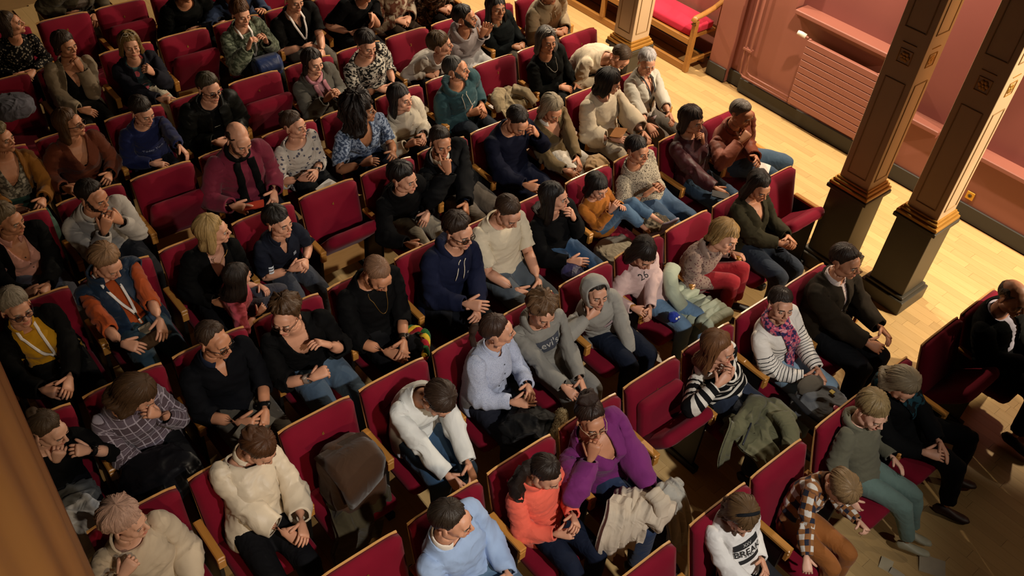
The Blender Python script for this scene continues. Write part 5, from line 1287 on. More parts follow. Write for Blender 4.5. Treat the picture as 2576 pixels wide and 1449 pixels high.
p('the man touching his nose', 'man in a dark open jacket touching his nose with a finger', 'E', 6, (1110, 358), k='m', yaw=-2, pitch=18, hairs=('#241810', dict(t=.008, ef=36)), skin=W2, top=('shirt', fabric('#17181e'), {}), outer=('jacket', fabric('#090a0c'), {'op': .055, 'o': .010}), pants='#5a5044', acc=[('collar', dict(col='#c4bcae')), ('watch', dict(side='L', col='#1c2c4c')), ('beard', dict(t=.0015, col='#3a281c'))], arms={'R': CH_(1122, 412, 1.04, curl=[.1, .8, .85, .85, .5], dir=(-.1, .35, 1)), 'L': hx(1172, 530, .72)})
p('the man in the navy sweater', 'man in a navy sweater bowing his head, fingers at the temple', 'E', 7, (1304, 306), k='m', yaw=16, pitch=38, skin=W2, hairs=('#1d140e', dict(t=.009, ef=34)), top=('sweater', fabric('#0a0d1e'), {'o': .012}), pants='#14182a', arms={'L': CH_(1346, 330, 1.04), 'R': hx(1344, 470, .72)})
p('the woman in the olive sweater', 'woman with grey blond hair in an olive sweater over a white collar', 'E', 8, (1391, 276), k='f', yaw=8, pitch=34, hairs=('#8a7c64', dict(BO, L=.11, ef=26)), skin=W2, top=('sweater', fabric('#5c4a2c'), {'neck': 'v', 'o': .010}), pants='#b9b0a4', acc=[('collar', dict(col='#d2cabc'))], arms={'R': hx(1440, 436, .70), 'L': hx(1464, 430, .72)})
p('the woman in the cream poncho', 'dark bobbed woman in a cream poncho leaning towards her neighbour', 'E', 9, (1536, 206), k='f', yaw=66, pitch=26, hairs=('#120c0a', dict(BO, t=.028, ef=16)), top=('poncho', fabric('#cbbca2'), {'o': .024, 'flare': .05, 'puff': .03, 'sl': 1.7}), pants='#a89c88', arms={'R': hx(1560, 350, .72), 'L': hx(1630, 346, .76)})
p('the white haired woman', 'white haired woman in a pale linen shirt with a lanyard and badge', 'E', 10, (1629, 157), k='f', yaw=-4, pitch=24, hairs=('#b9b4b4', dict(t=.016, ef=25, ear=4)), top=('shirt', fabric('#c2bdb0'), {'o': .016, 'neck': 'v', 'sl': 1.55}), pants='#5a544c', acc=[('collar', dict(col='#b4ae9e')), ('lanyard', dict(col='#1c1c22', zb=.25, cardcol='#b2a2a8'))], arms={'R': hx(1644, 336, .74), 'L': hx(1700, 322, .74)})
# ---- row F
p('the woman in the pink shirt', 'woman in a pink satin shirt under a black jacket at the left edge', 'F', 0, (22, 552), k='f', s=.96, yaw=22, pitch=18, hairs=('#6a5a44', SH), skin=W2, top=('shirt', fabric('#c08a7c', rough=.5), {'neck': 'v', 'o': .008}), outer=('jacket', fabric('#060605'), {'op': .11}), pants='#5a5c66', acc=[('collar', dict(col='#c08a7c')), ('buttons', dict(z=(.45, .37, .29)))], arms={'R': hx(84, 738, .74), 'L': hx(112, 734, .74)})
p('the man in the off-white sweater', 'man in an off-white sweater with clasped hands at his mouth', 'F', 1, (237, 494), k='m', yaw=20, pitch=22, skin=W2, hairs=('#1e140d', dict(t=.010, ef=38)), top=('sweater', fabric('#a09a92'), {'o': .014}), pants='#22242a', acc=[('beard', dict(t=.003, col='#2a1c12')), ('collar', dict(col='#b2aca4'))], arms={'R': CH_(268, 560, 1.0), 'L': CH_(288, 548, 1.0)})
p('the balding man in burgundy', 'balding man in a burgundy shirt with a long black scarf', 'F', 3, (603, 352), k='m', s=1.03, yaw=2, pitch=30, skin=W1, hairs=('#241a12', BALD), top=('shirt', fabric('#6a1a30'), {'o': .018, 'sl': 1.85}), belly=.03, pants='#141620', acc=[('beard', dict(t=.008, col='#4a3428')), ('scarf', dict(mat=fabric('#050505'), tails=[(.055, .05, .06), (-.055, .0, .06)], r=.018))], arms={'R': hx(608, 524, .74, curl=[.1, .7, .7, .7, .3]), 'L': hx(690, 500, .70)})
p('the girl in the white flowered top', 'girl with tied back hair in a white top with a grey flower print', 'F', 4, (742, 314), k='t', s=.88, yaw=26, pitch=8, hairs=('#3a281c', dict(t=.010, ef=28, bun=((0, .10, .84), (.03, .03, .03), .006, 80))), top=('top', fabric('#b8b0a6', 'flowers', '#b8b0a6', '#4a4a58', scale=.7), {'o': .012, 'sl': 1.35, 'neck': 'wide'}), pants='#1a1c1e', acc=[('watch', dict(side='L'))], arms={'R': hx(772, 448, .74, curl=.3), 'L': hx(792, 440, .76, curl=.3)})
p('the woman with big curly hair', 'woman with big dark curly hair in a blue speckled top, arms folded', 'F', 5, (912, 276), k='f', s=.96, yaw=58, pitch=6, skin=W3, hairs=('#1c110c', dict(t=.068, L=.12, curl=.017, cf=58, ef=18, flare=.05, strands=260)), top=('top', fabric('#2c3a52', 'blotch', '#7c8aa0', scale=.9), {'sl': .9, 'o': .012, 'neck': 'v'}), pants='#1c2230', sx=1.02, arms={'R': hx(930, 408, .78), 'L': hx(990, 392, .80)})
p('the girl in the cream jacket', 'dark haired girl in a cream buttoned jacket', 'F', 6, (1010, 246), k='t', s=.90, yaw=24, pitch=8, hairs=('#1c1410', dict(t=.018, L=.14, ef=20)), top=('jacket', fabric('#c0b6a2'), {'o': .018, 'neck': 'high'}), pants='#1a1c22', acc=[('buttons', dict(z=(.48, .40, .32, .24), x=.01, col='#6a5034')), ('hood', dict(col='#c0b6a2'))], arms={'R': hx(1040, 360, .72), 'L': hx(1066, 350, .72)})
p('the man in the teal hoodie', 'man with greying hair in a teal hoodie looking aside', 'F', 7, (1150, 172), k='m', yaw=52, pitch=4, skin=W2, hairs=('#3a3632', CR), top=('hoodie', fabric('#234349'), {'o': .016}), pants='#1c222a', acc=[('hood', dict(col='#234349')), ('strings', dict(z1=.38)), ('beard', dict(t=.0015, col='#4a4440')), ('print', dict(s='TS', size=.05, x=.06, z=.36, col='#b9c4c0', off=.018))], arms={'R': ('local', (.02, -.17, .25)), 'L': ('local', (.10, -.18, .24))})
p('the woman in the black sweater', 'grey haired woman in a black sweater with glasses pushed up and a pendant', 'F', 9, (1377, 102), k='f', s=.96, yaw=0, pitch=8, skin=W2, hairs=('#5c5854', dict(BO, L=.10, ef=28)), top=('sweater', fabric('#0c0d0b'), {'o': .012}), pants='#121212', acc=[('glasses_up', dict(col='#c9c4b8')), ('necklace', dict(d=.13, col='#c4beb0', metal=.2))], arms={'R': ('lap',), 'L': hx(1458, 225, .62)})
p('the bending man', 'balding man in a beige shirt bent forward in front of the empty red seat', 'F', 10, (1562, 146), k='m', yaw=46, pitch=58, curve=25, skin=W1, hairs=('#4a3a2c', dict(t=.008, ef=44)), top=('shirt', fabric('#c4b59c'), {'o': .012}), pants='#2a241e', dx=-.12, arms={'L': ('knee',), 'R': ('knee',)})
# ---- row G
p('the woman in the mustard cardigan', 'woman in a mustard cardigan over a silvery patterned dress at the left edge', 'G', -3, (2, 346), k='f', yaw=22, pitch=10, skin=W2, hairs=('#6a5a3c', WSH), top=('dress', fabric('#4a4438', 'blotch', '#8a8272', scale=1.1), {'neck': 'dv'}), outer=('cardigan', fabric('#7a4c0c'), {'op': .12, 'o': .004}), pants='#3c5a4c', arms={'R': ('lap',), 'L': hx(104, 512, .74)})
p('the woman in the rust sweater', 'woman with straight brown hair in a rust sweater, head turned aside', 'G', -2, (178, 308), k='f', yaw=36, pitch=8, skin=W2, hairs=('#4a3018', dict(MD, L=.13)), top=('sweater', fabric('#5c2810'), {'neck': 'v', 'o': .018}), pants='#181410', acc=[('glasses', dict(col='#2a2018')), ('watch', dict(side='L'))], arms={'R': hx(178, 478, .74), 'L': hx(272, 448, .74)})
p('the boy in the blue sweatshirt', 'boy in a bright blue sweatshirt with script lettering, hand on the seat ahead', 'G', -1, (360, 281), k='t', s=.88, yaw=8, pitch=26, hairs=('#241a13', dict(t=.016, ef=22)), top=('sweatshirt', fabric('#0f1a48'), {'o': .012}), pants='#10121a', acc=[('print', dict(s='Today York', size=.045, z=.36, col='#8a94b4', off=.016))], arms={'L': hx(480, 400, .92, dir=(.3, -.6, -.5), curl=.3), 'R': ('lap',)})
p('the man with glasses in the padded jacket', 'dark haired smiling man with glasses in a black padded jacket', 'G', 0, (528, 221), k='m', yaw=6, pitch=20, skin=W1, hairs=('#3a3222', dict(t=.012, ef=30)), top=('sweater', fabric('#050506'), {}), outer=('jacket', fabric('#0f100d', rough=.5), {'op': .05, 'o': .014}), pants='#131316', acc=[('glasses', dict(r=.003)), ('print', dict(s='__', size=.05, z=.42, col='#b9b49c', off=.01))], arms={'R': ('lap',), 'L': ('lap',)})
p('the woman in the grey cardigan', 'woman with dark hair in a grey cardigan and pink scarf, hands raised', 'G', 2, (789, 156), k='f', yaw=6, pitch=12, hairs=('#1e140e', dict(BO, ef=26, t=.016)), top=('shirt', fabric('#a87c84'), {}), outer=('cardigan', fabric('#55524a'), {'op': .045, 'o': .006}), pants='#4a4436', acc=[('scarf', dict(mat=fabric('#a8707a'), tails=[(.05, .24, .045), (-.05, .24, .045)], r=.014))], arms={'R': hx(832, 240, .86, curl=.4, dir=(.5, -.4, .6)), 'L': hx(850, 232, .86, curl=.4, dir=(-.2, -.4, .7))})
p('the woman in the monochrome print', 'woman with short dark hair in a black and white printed blouse', 'G', 3, (923, 112), k='f', s=.96, yaw=6, pitch=24, hairs=('#1a100c', dict(t=.026, ef=22, ear=-2)), top=('blouse', fabric('#b9b2a4', 'blotch', '#080706', scale=.9), {'o': .016, 'neck': 'wide', 'sl': 1.3}), pants='#141312', sx=1.02, arms={'R': ('lap',), 'L': ('lap',)})
p('the boy in the white shirt', 'brown haired boy in a white shirt seen from the side, beside a plain red backrest', 'G', 4, (1110, 110), k='c', s=.82, yaw=66, pitch=8, hairs=('#4a3620', dict(t=.022, ef=18)), top=('shirt', fabric('#bdb6ac'), {'o': .012}), pants='#2a2a30', arms={'L': ('lap',), 'R': ('lap',)})
p('the bearded man in the grey hoodie', 'bearded man in a light grey hoodie clapping', 'G', 5, (1172, 42), k='m', yaw=56, pitch=6, skin=W2, hairs=('#140e0a', dict(t=.014, ef=28)), top=('hoodie', fabric('#8a8282'), {'o': .016}), pants='#a5a4a4', acc=[('beard', dict(t=.005)), ('hood', dict(col='#8a8282'))], arms={'R': hx(1218, 76, .94, dir=(.2, -.3, .9), curl=.1), 'L': hx(1228, 72, .94, dir=(0, -.3, .9), curl=.1)}, twist=20)
p('the girl in dark clothes', 'long haired girl in a dark jacket with a light collar', 'G', 6, (1250, 18), k='c', s=.84, yaw=2, pitch=6, skin=W3, hairs=('#100b09', KL), top=('jacket', fabric('#0a0f10'), {'o': .014}), pants='#3a352c', acc=[('collar', dict(col='#6a6052'))], arms={'R': ('lap',), 'L': ('lap',)})
p('the person in the beige jacket', 'person in a beige zipped jacket at the aisle end, head cropped by the frame', 'G', 7, (1386, -22), k='m', yaw=4, pitch=20, skin=W2, hairs=('#4a4038', SH), top=('jacket', fabric('#8f7f66'), {'o': .018, 'neck': 'high'}), pants='#3a342c', acc=[('strings', dict(z1=.45))], arms={'R': ('lap',), 'L': ('lap',)})
# ---- row H
p('the woman in the beige cardigan', 'woman in a beige cardigan holding a hand over her mouth', 'H', -1, (166, 112), k='f', yaw=12, pitch=14, skin=W2, hairs=('#33241a', dict(t=.016, ef=24, L=.04)), top=('top', fabric('#060505'), {'neck': 'dv'}), outer=('cardigan', fabric('#80705a'), {'op': .11, 'o': .004}), pants='#15130f', arms={'L': CH_(194, 156, 1.0), 'R': ('lap',)})
p('the blonde woman in the floral top', 'blonde woman with raised sunglasses in a navy cardigan over a floral top', 'H', 0, (328, 114), k='f', yaw=-14, pitch=6, skin=W1, hairs=('#7a6036', dict(BO, ef=26, L=.07)), top=('top', fabric('#22343e', 'flowers', '#b0505c', '#3a5a5c', scale=1.5), {}), outer=('cardigan', fabric('#17171f'), {'op': .065, 'o': .004}), pants='#a69c88', acc=[('glasses_up', dict(col='#b0a898'))], arms={'L': CH_(374, 176, .98), 'R': hx(420, 250, .72)})
p('the woman making a heart sign', 'woman in a green mottled blouse with a white lanyard, hands forming a heart', 'H', 2, (607, 34), k='f', s=.96, yaw=2, pitch=18, hairs=('#4a2c12', dict(t=.024, ef=20, ear=0)), top=('blouse', fabric('#3a4232', 'blotch', '#6a7260', scale=1.2), {'o': .018, 'puff': .012}), pants='#1a1c18', acc=[('lanyard', dict(zb=.25, card=False))], arms={'R': hx(630, 104, .94, dir=(.3, -.2, .9), curl=.6), 'L': hx(664, 92, .94, dir=(-.3, -.2, .9), curl=.6)})
p('the man in the black polo with a lanyard', 'man in a black polo shirt with a white lanyard and bare arms', 'H', 3, (740, -2), k='m', s=1.02, yaw=4, pitch=20, skin=W1, hairs=('#4a3c30', CR), top=('polo', fabric('#080706'), {'sl': .85, 'o': .016, 'neck': 'polo'}), belly=.03, pants='#6a655c', acc=[('lanyard', dict(zb=.30, card=False))], arms={'R': ('lap',), 'L': hx(812, 140, .70)})
p('the man in black resting an arm', 'person in dark clothes with one bare forearm raised, top edge of the picture', 'H', 4, (918, -28), k='m', yaw=8, pitch=18, skin=W1, hairs=('#1c1410', SH), top=('t_shirt', fabric('#060607'), {'sl': .9, 'o': .012}), pants='#121214', arms={'R': ('lap',), 'L': hx(936, 50, .92, dir=(.1, -.2, -.9))})
p('the person in the mottled beige coat', 'person in a mottled beige and rust coat at the top edge', 'H', 5, (988, -52), k='f', s=.96, yaw=4, pitch=14, hairs=('#4a3624', SH), top=('coat', fabric('#8a7862', 'blotch', '#5a2f1c', '#a89a86', scale=2.2), {'o': .034, 'neck': 'high'}), pants='#2a2018', arms={'R': ('lap',), 'L': ('lap',)})
p('the person in the dark patterned top', 'person in a dark brown patterned top at the top edge', 'H', 6, (1090, -44), k='f', yaw=4, pitch=14, hairs=('#2a1e16', BO), top=('top', fabric('#1c1410', 'blotch', '#4a3426', '#7a6a58', scale=1.3), {'o': .016}), pants='#16110e', arms={'R': ('lap',), 'L': ('lap',)})
# ---- rows I and J
p('the woman in the dotted dark top', 'woman in profile in a dark top with pale dots, upper left corner', 'I', -1, (28, 58), k='f', yaw=56, pitch=2, skin=W2, hairs=('#3a2a1a', dict(t=.018, ef=28, L=.05)), top=('top', fabric('#0e0c0b', 'spots', '#7a7060', scale=1.5), {}), pants='#100e0d', arms={'R': ('lap',), 'L': ('lap',)})
p('the person in black', 'person in a black jacket with a pale brooch, top edge left of the denim sleeve', 'I', 2, (462, -28), k='m', yaw=0, pitch=14, skin=W2, hairs=('#1c1410', SH), top=('jacket', fabric('#070806'), {'o': .018}), pants='#101010', acc=[('buttons', dict(z=(.38,), x=.06, col='#c9c6b8'))], arms={'R': ('lap',), 'L': ('lap',)})
p('the person in the denim shirt', 'person in a denim blue shirt behind the green blouse', 'I', 3, (585, -38), k='m', yaw=0, pitch=14, skin=W2, hairs=('#3a2a1c', SH), top=('shirt', fabric('#1c2c48'), {'o': .014}), pants='#12161e', arms={'R': hx(556, 58, .82), 'L': hx(662, 26, .86)})
p('the person in the pale shirt', 'person in a pale shirt and olive jacket in the last row, head out of frame', 'J', 1, (205, -62), k='m', yaw=0, pitch=14, skin=W2, hairs=('#33241a', SH), top=('shirt', fabric('#8a827a'), {}), outer=('jacket', fabric('#4a4230'), {'op': .07, 'o': .006}), pants='#5a523c', arms={'R': ('lap',), 'L': ('knee',)})
# ================================================================ the seats of every row
occ = {(r, i): s for r, i, s in SEATED}
EMPTY = {('A', 1): ('red theatre seat at the bottom edge between two front row seats', 0, None), ('A', 6): ('empty red seat in the front row beside the bald man in black', 44, None),
 ('B', 0): ('empty red seat at the bottom edge left of the pale blue sweater', 0, '8'), ('B', 4): ('empty half folded red seat between the purple sweater and the broad stripes', 48, '1'),
 ('C', 2): ('empty red seat holding the brown bag, marked 6', 0, '6'), ('C', 10): ('empty half folded red seat at the row end beside the column pedestal', 42, None),
 ('E', 4): ('empty half folded red seat right of the boy in the navy polo', 46, '4'), ('F', 2): ('empty folded red seat left of the balding man in burgundy', 64, None),
 ('F', 8): ('red seat with a beige coat on it beside the teal hoodie', 0, '5'), ('G', 1): ('empty folded red seat left of the grey cardigan', 66, '4'),
 ('H', 1): ('empty folded red seat right of the floral top', 66, '6'), ('H', -2): ('dark red seat with a grey garment in front at the left edge', 0, None), ('H', -3): ('dark red seat at the far left edge above the grey garment', 0, None),
 ('I', 0): ('empty red seat in the upper left corner behind the beige cardigan', 0, '8'), ('I', 1): ('empty folded red seat at the top edge behind the floral top', 66, '6'), ('I', 4): ('red seat at the top edge behind the black polo', 0, None), ('I', 5): ('red seat at the top edge right of the black polo', 0, None),
 ('I', 6): ('red seat at the top edge behind the mottled coat', 0, None), ('G', -4): ('dark red seat at the left edge below the grey garment', 0, None)}
RNG = dict(A=(1, 7), B=(0, 7), C=(0, 10), D=(0, 11), E=(0, 10), F=(0, 10), G=(-4, 7), H=(-3, 6), I=(-1, 6), J=(1, 1))
NUMS = {('C', 3): '4', ('G', 4): '2', ('F', 10): '9'}
for r, (a, b) in RNG.items():
    for i in range(a, b+1):
        if (r, i) in occ:
            seat(r, i, 'red theatre seat taken by '+occ[(r, i)], 0, NUMS.get((r, i)), i == a)
        elif (r, i) in EMPTY:
            l, fo, nu = EMPTY[(r, i)]; seat(r, i, l, fo, nu, i == a, boost=(r, i) == ('B', 4))
        else:
            print('NOLABEL', r, i); seat(r, i, 'red theatre seat in row %s' % r, 0, None, i == a)

# ================================================================ coats, bags and papers
def bundle(name, label, cat, c, size, mat, seed=1, fold=.16, fr=9.0, rz=0.0, n=(80, 44), sq=.85, tilt=(0, 0)):
    """soft heap of cloth: a squashed ball with sharp folds"""
    u = np.linspace(0, 2*np.pi, n[0], endpoint=False); v = np.linspace(-np.pi/2, np.pi/2, n[1]); U, Vv = np.meshgrid(u, v)
    f = lambda x: np.sign(x)*np.abs(x)**sq
    D = np.stack([f(np.cos(Vv))*f(np.cos(U)), f(np.cos(Vv))*f(np.sin(U)), f(np.sin(Vv))], -1).reshape(-1, 3)
    w1 = waves(D+.12*np.stack([waves(D, 2.5, 4, seed+q) for q in (3, 4, 5)], 1), fr*.30, 6, seed); w2 = waves(D+.1*np.stack([waves(D, 3.5, 4, seed+q) for q in (6, 7, 8)], 1), fr*.55, 6, seed+9); r = 1+fold*(.9*np.exp(-(w1/.38)**2)-.45)+fold*(.55*np.exp(-(w2/.34)**2)-.25)+fold*.1*waves(D, fr*.8, 6, seed+1)
    V = D*r[:, None]*np.array(size)/2
    V = V@rodr((math.radians(tilt[0]), math.radians(tilt[1]), 0)).T@rodr((0, 0, math.radians(rz))).T
    i = np.arange(n[0]); j = (i+1) % n[0]; F = np.concatenate([np.stack([k*n[0]+i, k*n[0]+j, (k+1)*n[0]+j, (k+1)*n[0]+i], 1) for k in range(n[1]-1)])
    o = obj(name, mesh_np(name, V, F, mat, attrs={'rest': V, 'rest_band': V[:, 2]}), None, tuple(c)); tag(o, label, cat); return o
def drape(o, name, pts, wd, mat, th=.008):
    V, F, _ = tube(np.array(pts), np.stack([np.full(len(pts), wd/2), np.full(len(pts), th)], 1), ref=(0, 0, 1), nseg=8); return obj(name, mesh_np(name, V, F, mat, attrs={'rest': V, 'rest_band': V[:, 2]}), o)
def sheet_drape(name, label, cat, pts, wd, mat, seed=1, amp=.018, nf=5, th=.012, parent=None, n=(34, 40), taper=0.0, side=(1, 0, 0)):
    """a length of cloth following a path (world points), with folds running along it; double sided"""
    pts = np.array(pts, float); d = np.concatenate([[0], np.cumsum(np.linalg.norm(np.diff(pts, axis=0), axis=1))]); q = np.linspace(0, d[-1], n[0]); C = np.stack([np.interp(q, d, pts[:, k]) for k in range(3)], 1)
    for _ in range(3): C[1:-1] = (C[:-2]+2*C[1:-1]+C[2:])/4
    T = np.gradient(C, axis=0); T /= np.linalg.norm(T, axis=1, keepdims=True); Sd = np.array(side, float); Sd = Sd[None]-T*(T@Sd)[:, None]; Sd /= np.linalg.norm(Sd, axis=1, keepdims=True); N = np.cross(Sd, T); N *= np.sign(N[:, 2:].sum())
    v = np.linspace(-1, 1, n[1]); r = np.random.default_rng(seed); ph = r.uniform(0, 6, 4); base = C.mean(0); L = []
    U, Vv = np.meshgrid(np.linspace(0, 1, n[0]), v, indexing='ij')
    rip = np.sin(Vv*nf*2.2+ph[0]+1.3*np.sin(U*3+ph[1]))+.6*np.sin(Vv*nf*4.1+ph[2]+2*np.sin(U*4+ph[3])); env = .35+.65*U
    h = amp*rip*env-.06*Vv**4*(wd/.4); w_ = wd/2*(1-taper*U+.08*np.sin(U*6+ph[1]))
    X = C[:, None]+Sd[:, None]*(Vv*w_)[..., None]+N[:, None]*h[..., None]
    for s_ in (1, 0): L.append((X-N[:, None]*(th*(1-s_))).reshape(-1, 3))
    V = np.concatenate(L)-base; m = n[0]*n[1]; F = []; g = lambda a, b: a*n[1]+b
    for a in range(n[0]-1):
        for b in range(n[1]-1): F.append([g(a, b), g(a+1, b), g(a+1, b+1), g(a, b+1)]); F.append([m+g(a, b), m+g(a, b+1), m+g(a+1, b+1), m+g(a+1, b)])
    for a in range(n[0]-1):
        for b in (0, n[1]-1): F.append([g(a, b), g(a+1, b), m+g(a+1, b), m+g(a, b)])
    for b in range(n[1]-1):
        for a in (0, n[0]-1): F.append([g(a, b), g(a, b+1), m+g(a, b+1), m+g(a, b)])
    me = mesh_np(name, V, np.array(F), mat, attrs={'rest': V, 'rest_band': V[:, 2]})
    if parent is not None: return obj(name, me, parent, tuple(base-np.array(parent.location)))
    return tag(obj(name, me, None, tuple(base)), label, cat)
OL = fabric('#5a5940', rough=.8, fold=.9); MINT = fabric('#98a08c', rough=.6)
oj = empty('jacket', tuple(atz(1925, 1090, .60))); tag(oj, 'olive green jacket heaped on the lap beside the broad stripes', 'jacket')
sheet_drape('body_panel', '', '', [atz(1890, 1010, .64), atz(1930, 1060, .68), atz(1965, 1115, .66), atz(1975, 1165, .50)], .46, OL, 5, .016, 5, parent=oj, side=(.8, .3, 0))
sheet_drape('front_panel', '', '', [atz(1862, 1030, .64), atz(1850, 1080, .67), atz(1835, 1125, .60), atz(1830, 1150, .48)], .22, OL, 8, .012, 3, parent=oj, side=(.8, .4, 0))
def tubeo(nm, P, rad, m, par, nseg=12, amp=.006):
    P = np.array(P, float); c = np.array(par.location); fi = np.linspace(0, 1, 20); f0 = np.linspace(0, 1, len(P)); Q = np.stack([np.interp(fi, f0, P[:, k]) for k in range(3)], 1)-c
    for _ in range(2): Q[1:-1] = (Q[:-2]+2*Q[1:-1]+Q[2:])/4
    R = np.stack([np.interp(fi, np.linspace(0, 1, len(rad)), rad), np.interp(fi, np.linspace(0, 1, len(rad)), rad)*.62], 1); V, F = tube(Q, R, ref=(0, 0, 1), nseg=nseg)[:2]; V = V+amp*np.stack([waves(V, 40, 6, k) for k in (1, 2, 3)], 1)
    return obj(nm, mesh_np(nm, V, F, m, attrs={'rest': V, 'rest_band': V[:, 2]}), par)
tubeo('sleeve', [atz(1905, 1005, .70), atz(1880, 1050, .72), atz(1850, 1085, .70), atz(1825, 1100, .64)], [.065, .06, .055, .05], OL, oj); tubeo('sleeve', [atz(1965, 1040, .72), atz(1990, 1080, .72), atz(1985, 1130, .68)], [.07, .06, .05], OL, oj)
tubeo('zip', [atz(1900, 1020, .74), atz(1888, 1070, .735), atz(1868, 1120, .68)], [.006, .006, .006], plain('zip', '#22242c', .4), oj, 6, 0)
bk = bundle('backpack', 'grey and black backpack with a round pink badge', 'backpack', atz(2070, 1030, .60), (.34, .42, .24), fabric('#55585c'), 9, .12, 6, rz=35)
V, F = ellips((-.02, -.06, .125), (.030, .030, .006)); o = obj('badge', mesh_np('badge', V, F, plain('badge_pink', '#8a2038', .4)), bk); o.rotation_euler = (.25, 0, 0)
V, F = box_vf(.045, .075, .0, .03, .118, .128); o = obj('badge', mesh_np('badge', V, F, plain('badge_yellow', '#b9a01c', .4), smooth=False), bk)
drape(bk, 'strap', [(-.16, -.1, .06), (-.19, .02, .09), (-.16, .14, .08), (-.1, .2, .03)], .05, fabric('#15161a'))
V, F = ellips((.02, .15, .09), (.12, .07, .05)); obj('top_flap', mesh_np('top_flap', V, F, fabric('#4a443a'), attrs={'rest': V, 'rest_band': V[:, 2]}), bk)
mj = empty('puffer_jacket', tuple(atz(1752, 775, .52))); tag(mj, 'mint green quilted jacket lying between the two children', 'jacket')
for k in range(7):
    P, F = rounded(.36-.02*abs(k-3), .085, .10, .034, k=4); P = P+.006*np.stack([waves(P, 30, 5, k+q) for q in range(3)], 1); P = P+np.array([.01*math.sin(k), -.20+k*.066, .03*math.cos(k*.7)+.05*(k > 4)]); obj('quilted_panel', mesh_np('quilted_panel', P, F, MINT, attrs={'rest': P, 'rest_band': P[:, 2]}), mj)
V, F = tube(np.array([(-.16, .02, .08), (-.19, .12, .17), (-.13, .22, .24), (-.05, .26, .25)]), np.stack([np.full(4, .06), np.full(4, .045)], 1), nseg=12)[:2]; obj('collar', mesh_np('collar', V, F, MINT, attrs={'rest': V, 'rest_band': V[:, 2]}), mj)
cm = fabric('#b9ab98', fold=.8)
cw = empty('coat', tuple(atz(1600, 1300, .66))); tag(cw, 'cream woollen coat draped over the lap under the purple sleeve', 'coat')
sheet_drape('coat_body', '', '', [atz(1630, 1228, .74), atz(1622, 1262, .78), atz(1602, 1305, .76), atz(1585, 1350, .66), atz(1578, 1385, .52)], .36, cm, 21, .016, 7, th=.03, parent=cw, side=(.95, -.1, 0))
sheet_drape('coat_fold', '', '', [atz(1585, 1225, .74), atz(1575, 1270, .78), atz(1562, 1320, .74), atz(1560, 1370, .60)], .18, cm, 27, .014, 4, th=.03, parent=cw, side=(.95, -.1, 0))
tubeo('coat_sleeve', [atz(1640, 1235, .80), atz(1665, 1262, .80), atz(1672, 1300, .72)], [.06, .06, .05], cm, cw)
sw = empty('shawl', tuple(atz(1700, 1270, .62))); tag(sw, 'pale grey shawl hanging over the knee of the purple sweater', 'shawl'); SWM = fabric('#9a978e', fold=.8)
sheet_drape('shawl_fall', '', '', [atz(1668, 1212, .74), atz(1692, 1232, .77), atz(1712, 1270, .70), atz(1720, 1320, .50), atz(1720, 1370, .30)], .22, SWM, 24, .018, 5, th=.02, parent=sw, side=(.95, .1, 0))
tubeo('shawl_roll', [atz(1650, 1225, .78), atz(1675, 1235, .80), atz(1705, 1250, .76)], [.05, .06, .045], SWM, sw, amp=.01)
cb = bundle('bag', 'brown canvas bag standing on the empty seat', 'bag', atz(886, 1195, .66), (.36, .30, .44), fabric('#38200c', rough=.9), 31, .08, 5, sq=.5, tilt=(-12, 0))
drape(cb, 'flap', [(-.02, .10, .20), (-.02, -.04, .235), (-.01, -.15, .19), (0, -.18, .04)], .33, fabric('#341e0b'), .012)
sheet_drape('coat', 'olive brown coat under the canvas bag, hanging off the seat', 'coat', [atz(900, 1225, .56), atz(915, 1270, .56), atz(930, 1310, .50), atz(925, 1345, .30), atz(920, 1380, .12)], .40, fabric('#3c3420', fold=.8), 33, .02, 4, th=.03, side=(.9, .3, 0))
bc = empty('coat', tuple(atz(1300, 255, .62))); tag(bc, 'beige coat crumpled on the seat beside the teal hoodie', 'coat'); BC = fabric('#8a7a5c', fold=.8)
sheet_drape('body_panel', '', '', [atz(1262, 222, .66), atz(1290, 235, .72), atz(1310, 262, .70), atz(1320, 292, .52)], .40, BC, 41, .02, 5, parent=bc, side=(.85, .2, 0)); tubeo('sleeve', [atz(1258, 228, .76), atz(1250, 250, .74), atz(1262, 280, .66)], [.06, .055, .05], BC, bc); tubeo('sleeve', [atz(1290, 222, .76), atz(1325, 232, .76), atz(1345, 258, .68)], [.06, .06, .05], BC, bc)
bundle('jacket', 'cream jacket spread over the lap below the little girl in mustard', 'jacket', atz(1550, 632, .50), (.40, .34, .12), fabric('#a89e88', fold=.9), 44, .16, 7)
bundle('coat', 'camouflage brown coat beside the little girl\'s trainers', 'coat', atz(1655, 568, .56), (.26, .28, .16), fabric('#4a4030', 'blotch', '#8a7c64', scale=2), 45, .18, 7)
fj = bundle('jacket', 'black jacket with a fur trimmed hood on the ponytailed woman\'s lap', 'jacket', atz(1330, 1075, .66), (.36, .34, .16), fabric('#0f0f10', rough=.6), 51, .22, 8, rz=-20)
V, F, ring = tube(np.array([(-.02, -.20, .02), (.07, -.18, .06), (.15, -.13, .07), (.22, -.06, .05)]), [.03, .042, .042, .03], nseg=16)
Vf = []; Ff = []; rf = np.random.default_rng(5)
N_ = vnormals(V, tris_of(F)); Tt = tris_of(F)
for q in range(3500):
    t_ = Tt[rf.integers(len(Tt))]; b = rf.dirichlet((1, 1, 1)); c = b@V[t_]; nn = nrm(b@N_[t_]+rf.normal(size=3)*.35+np.array([0, 0, -.15])); sd = nrm(np.cross(nn, rf.normal(size=3)))*.0016; n0 = len(Vf); Vf += [c-sd, c+sd, c+nn*rf.uniform(.008, .016)]; Ff.append([n0, n0+1, n0+2])
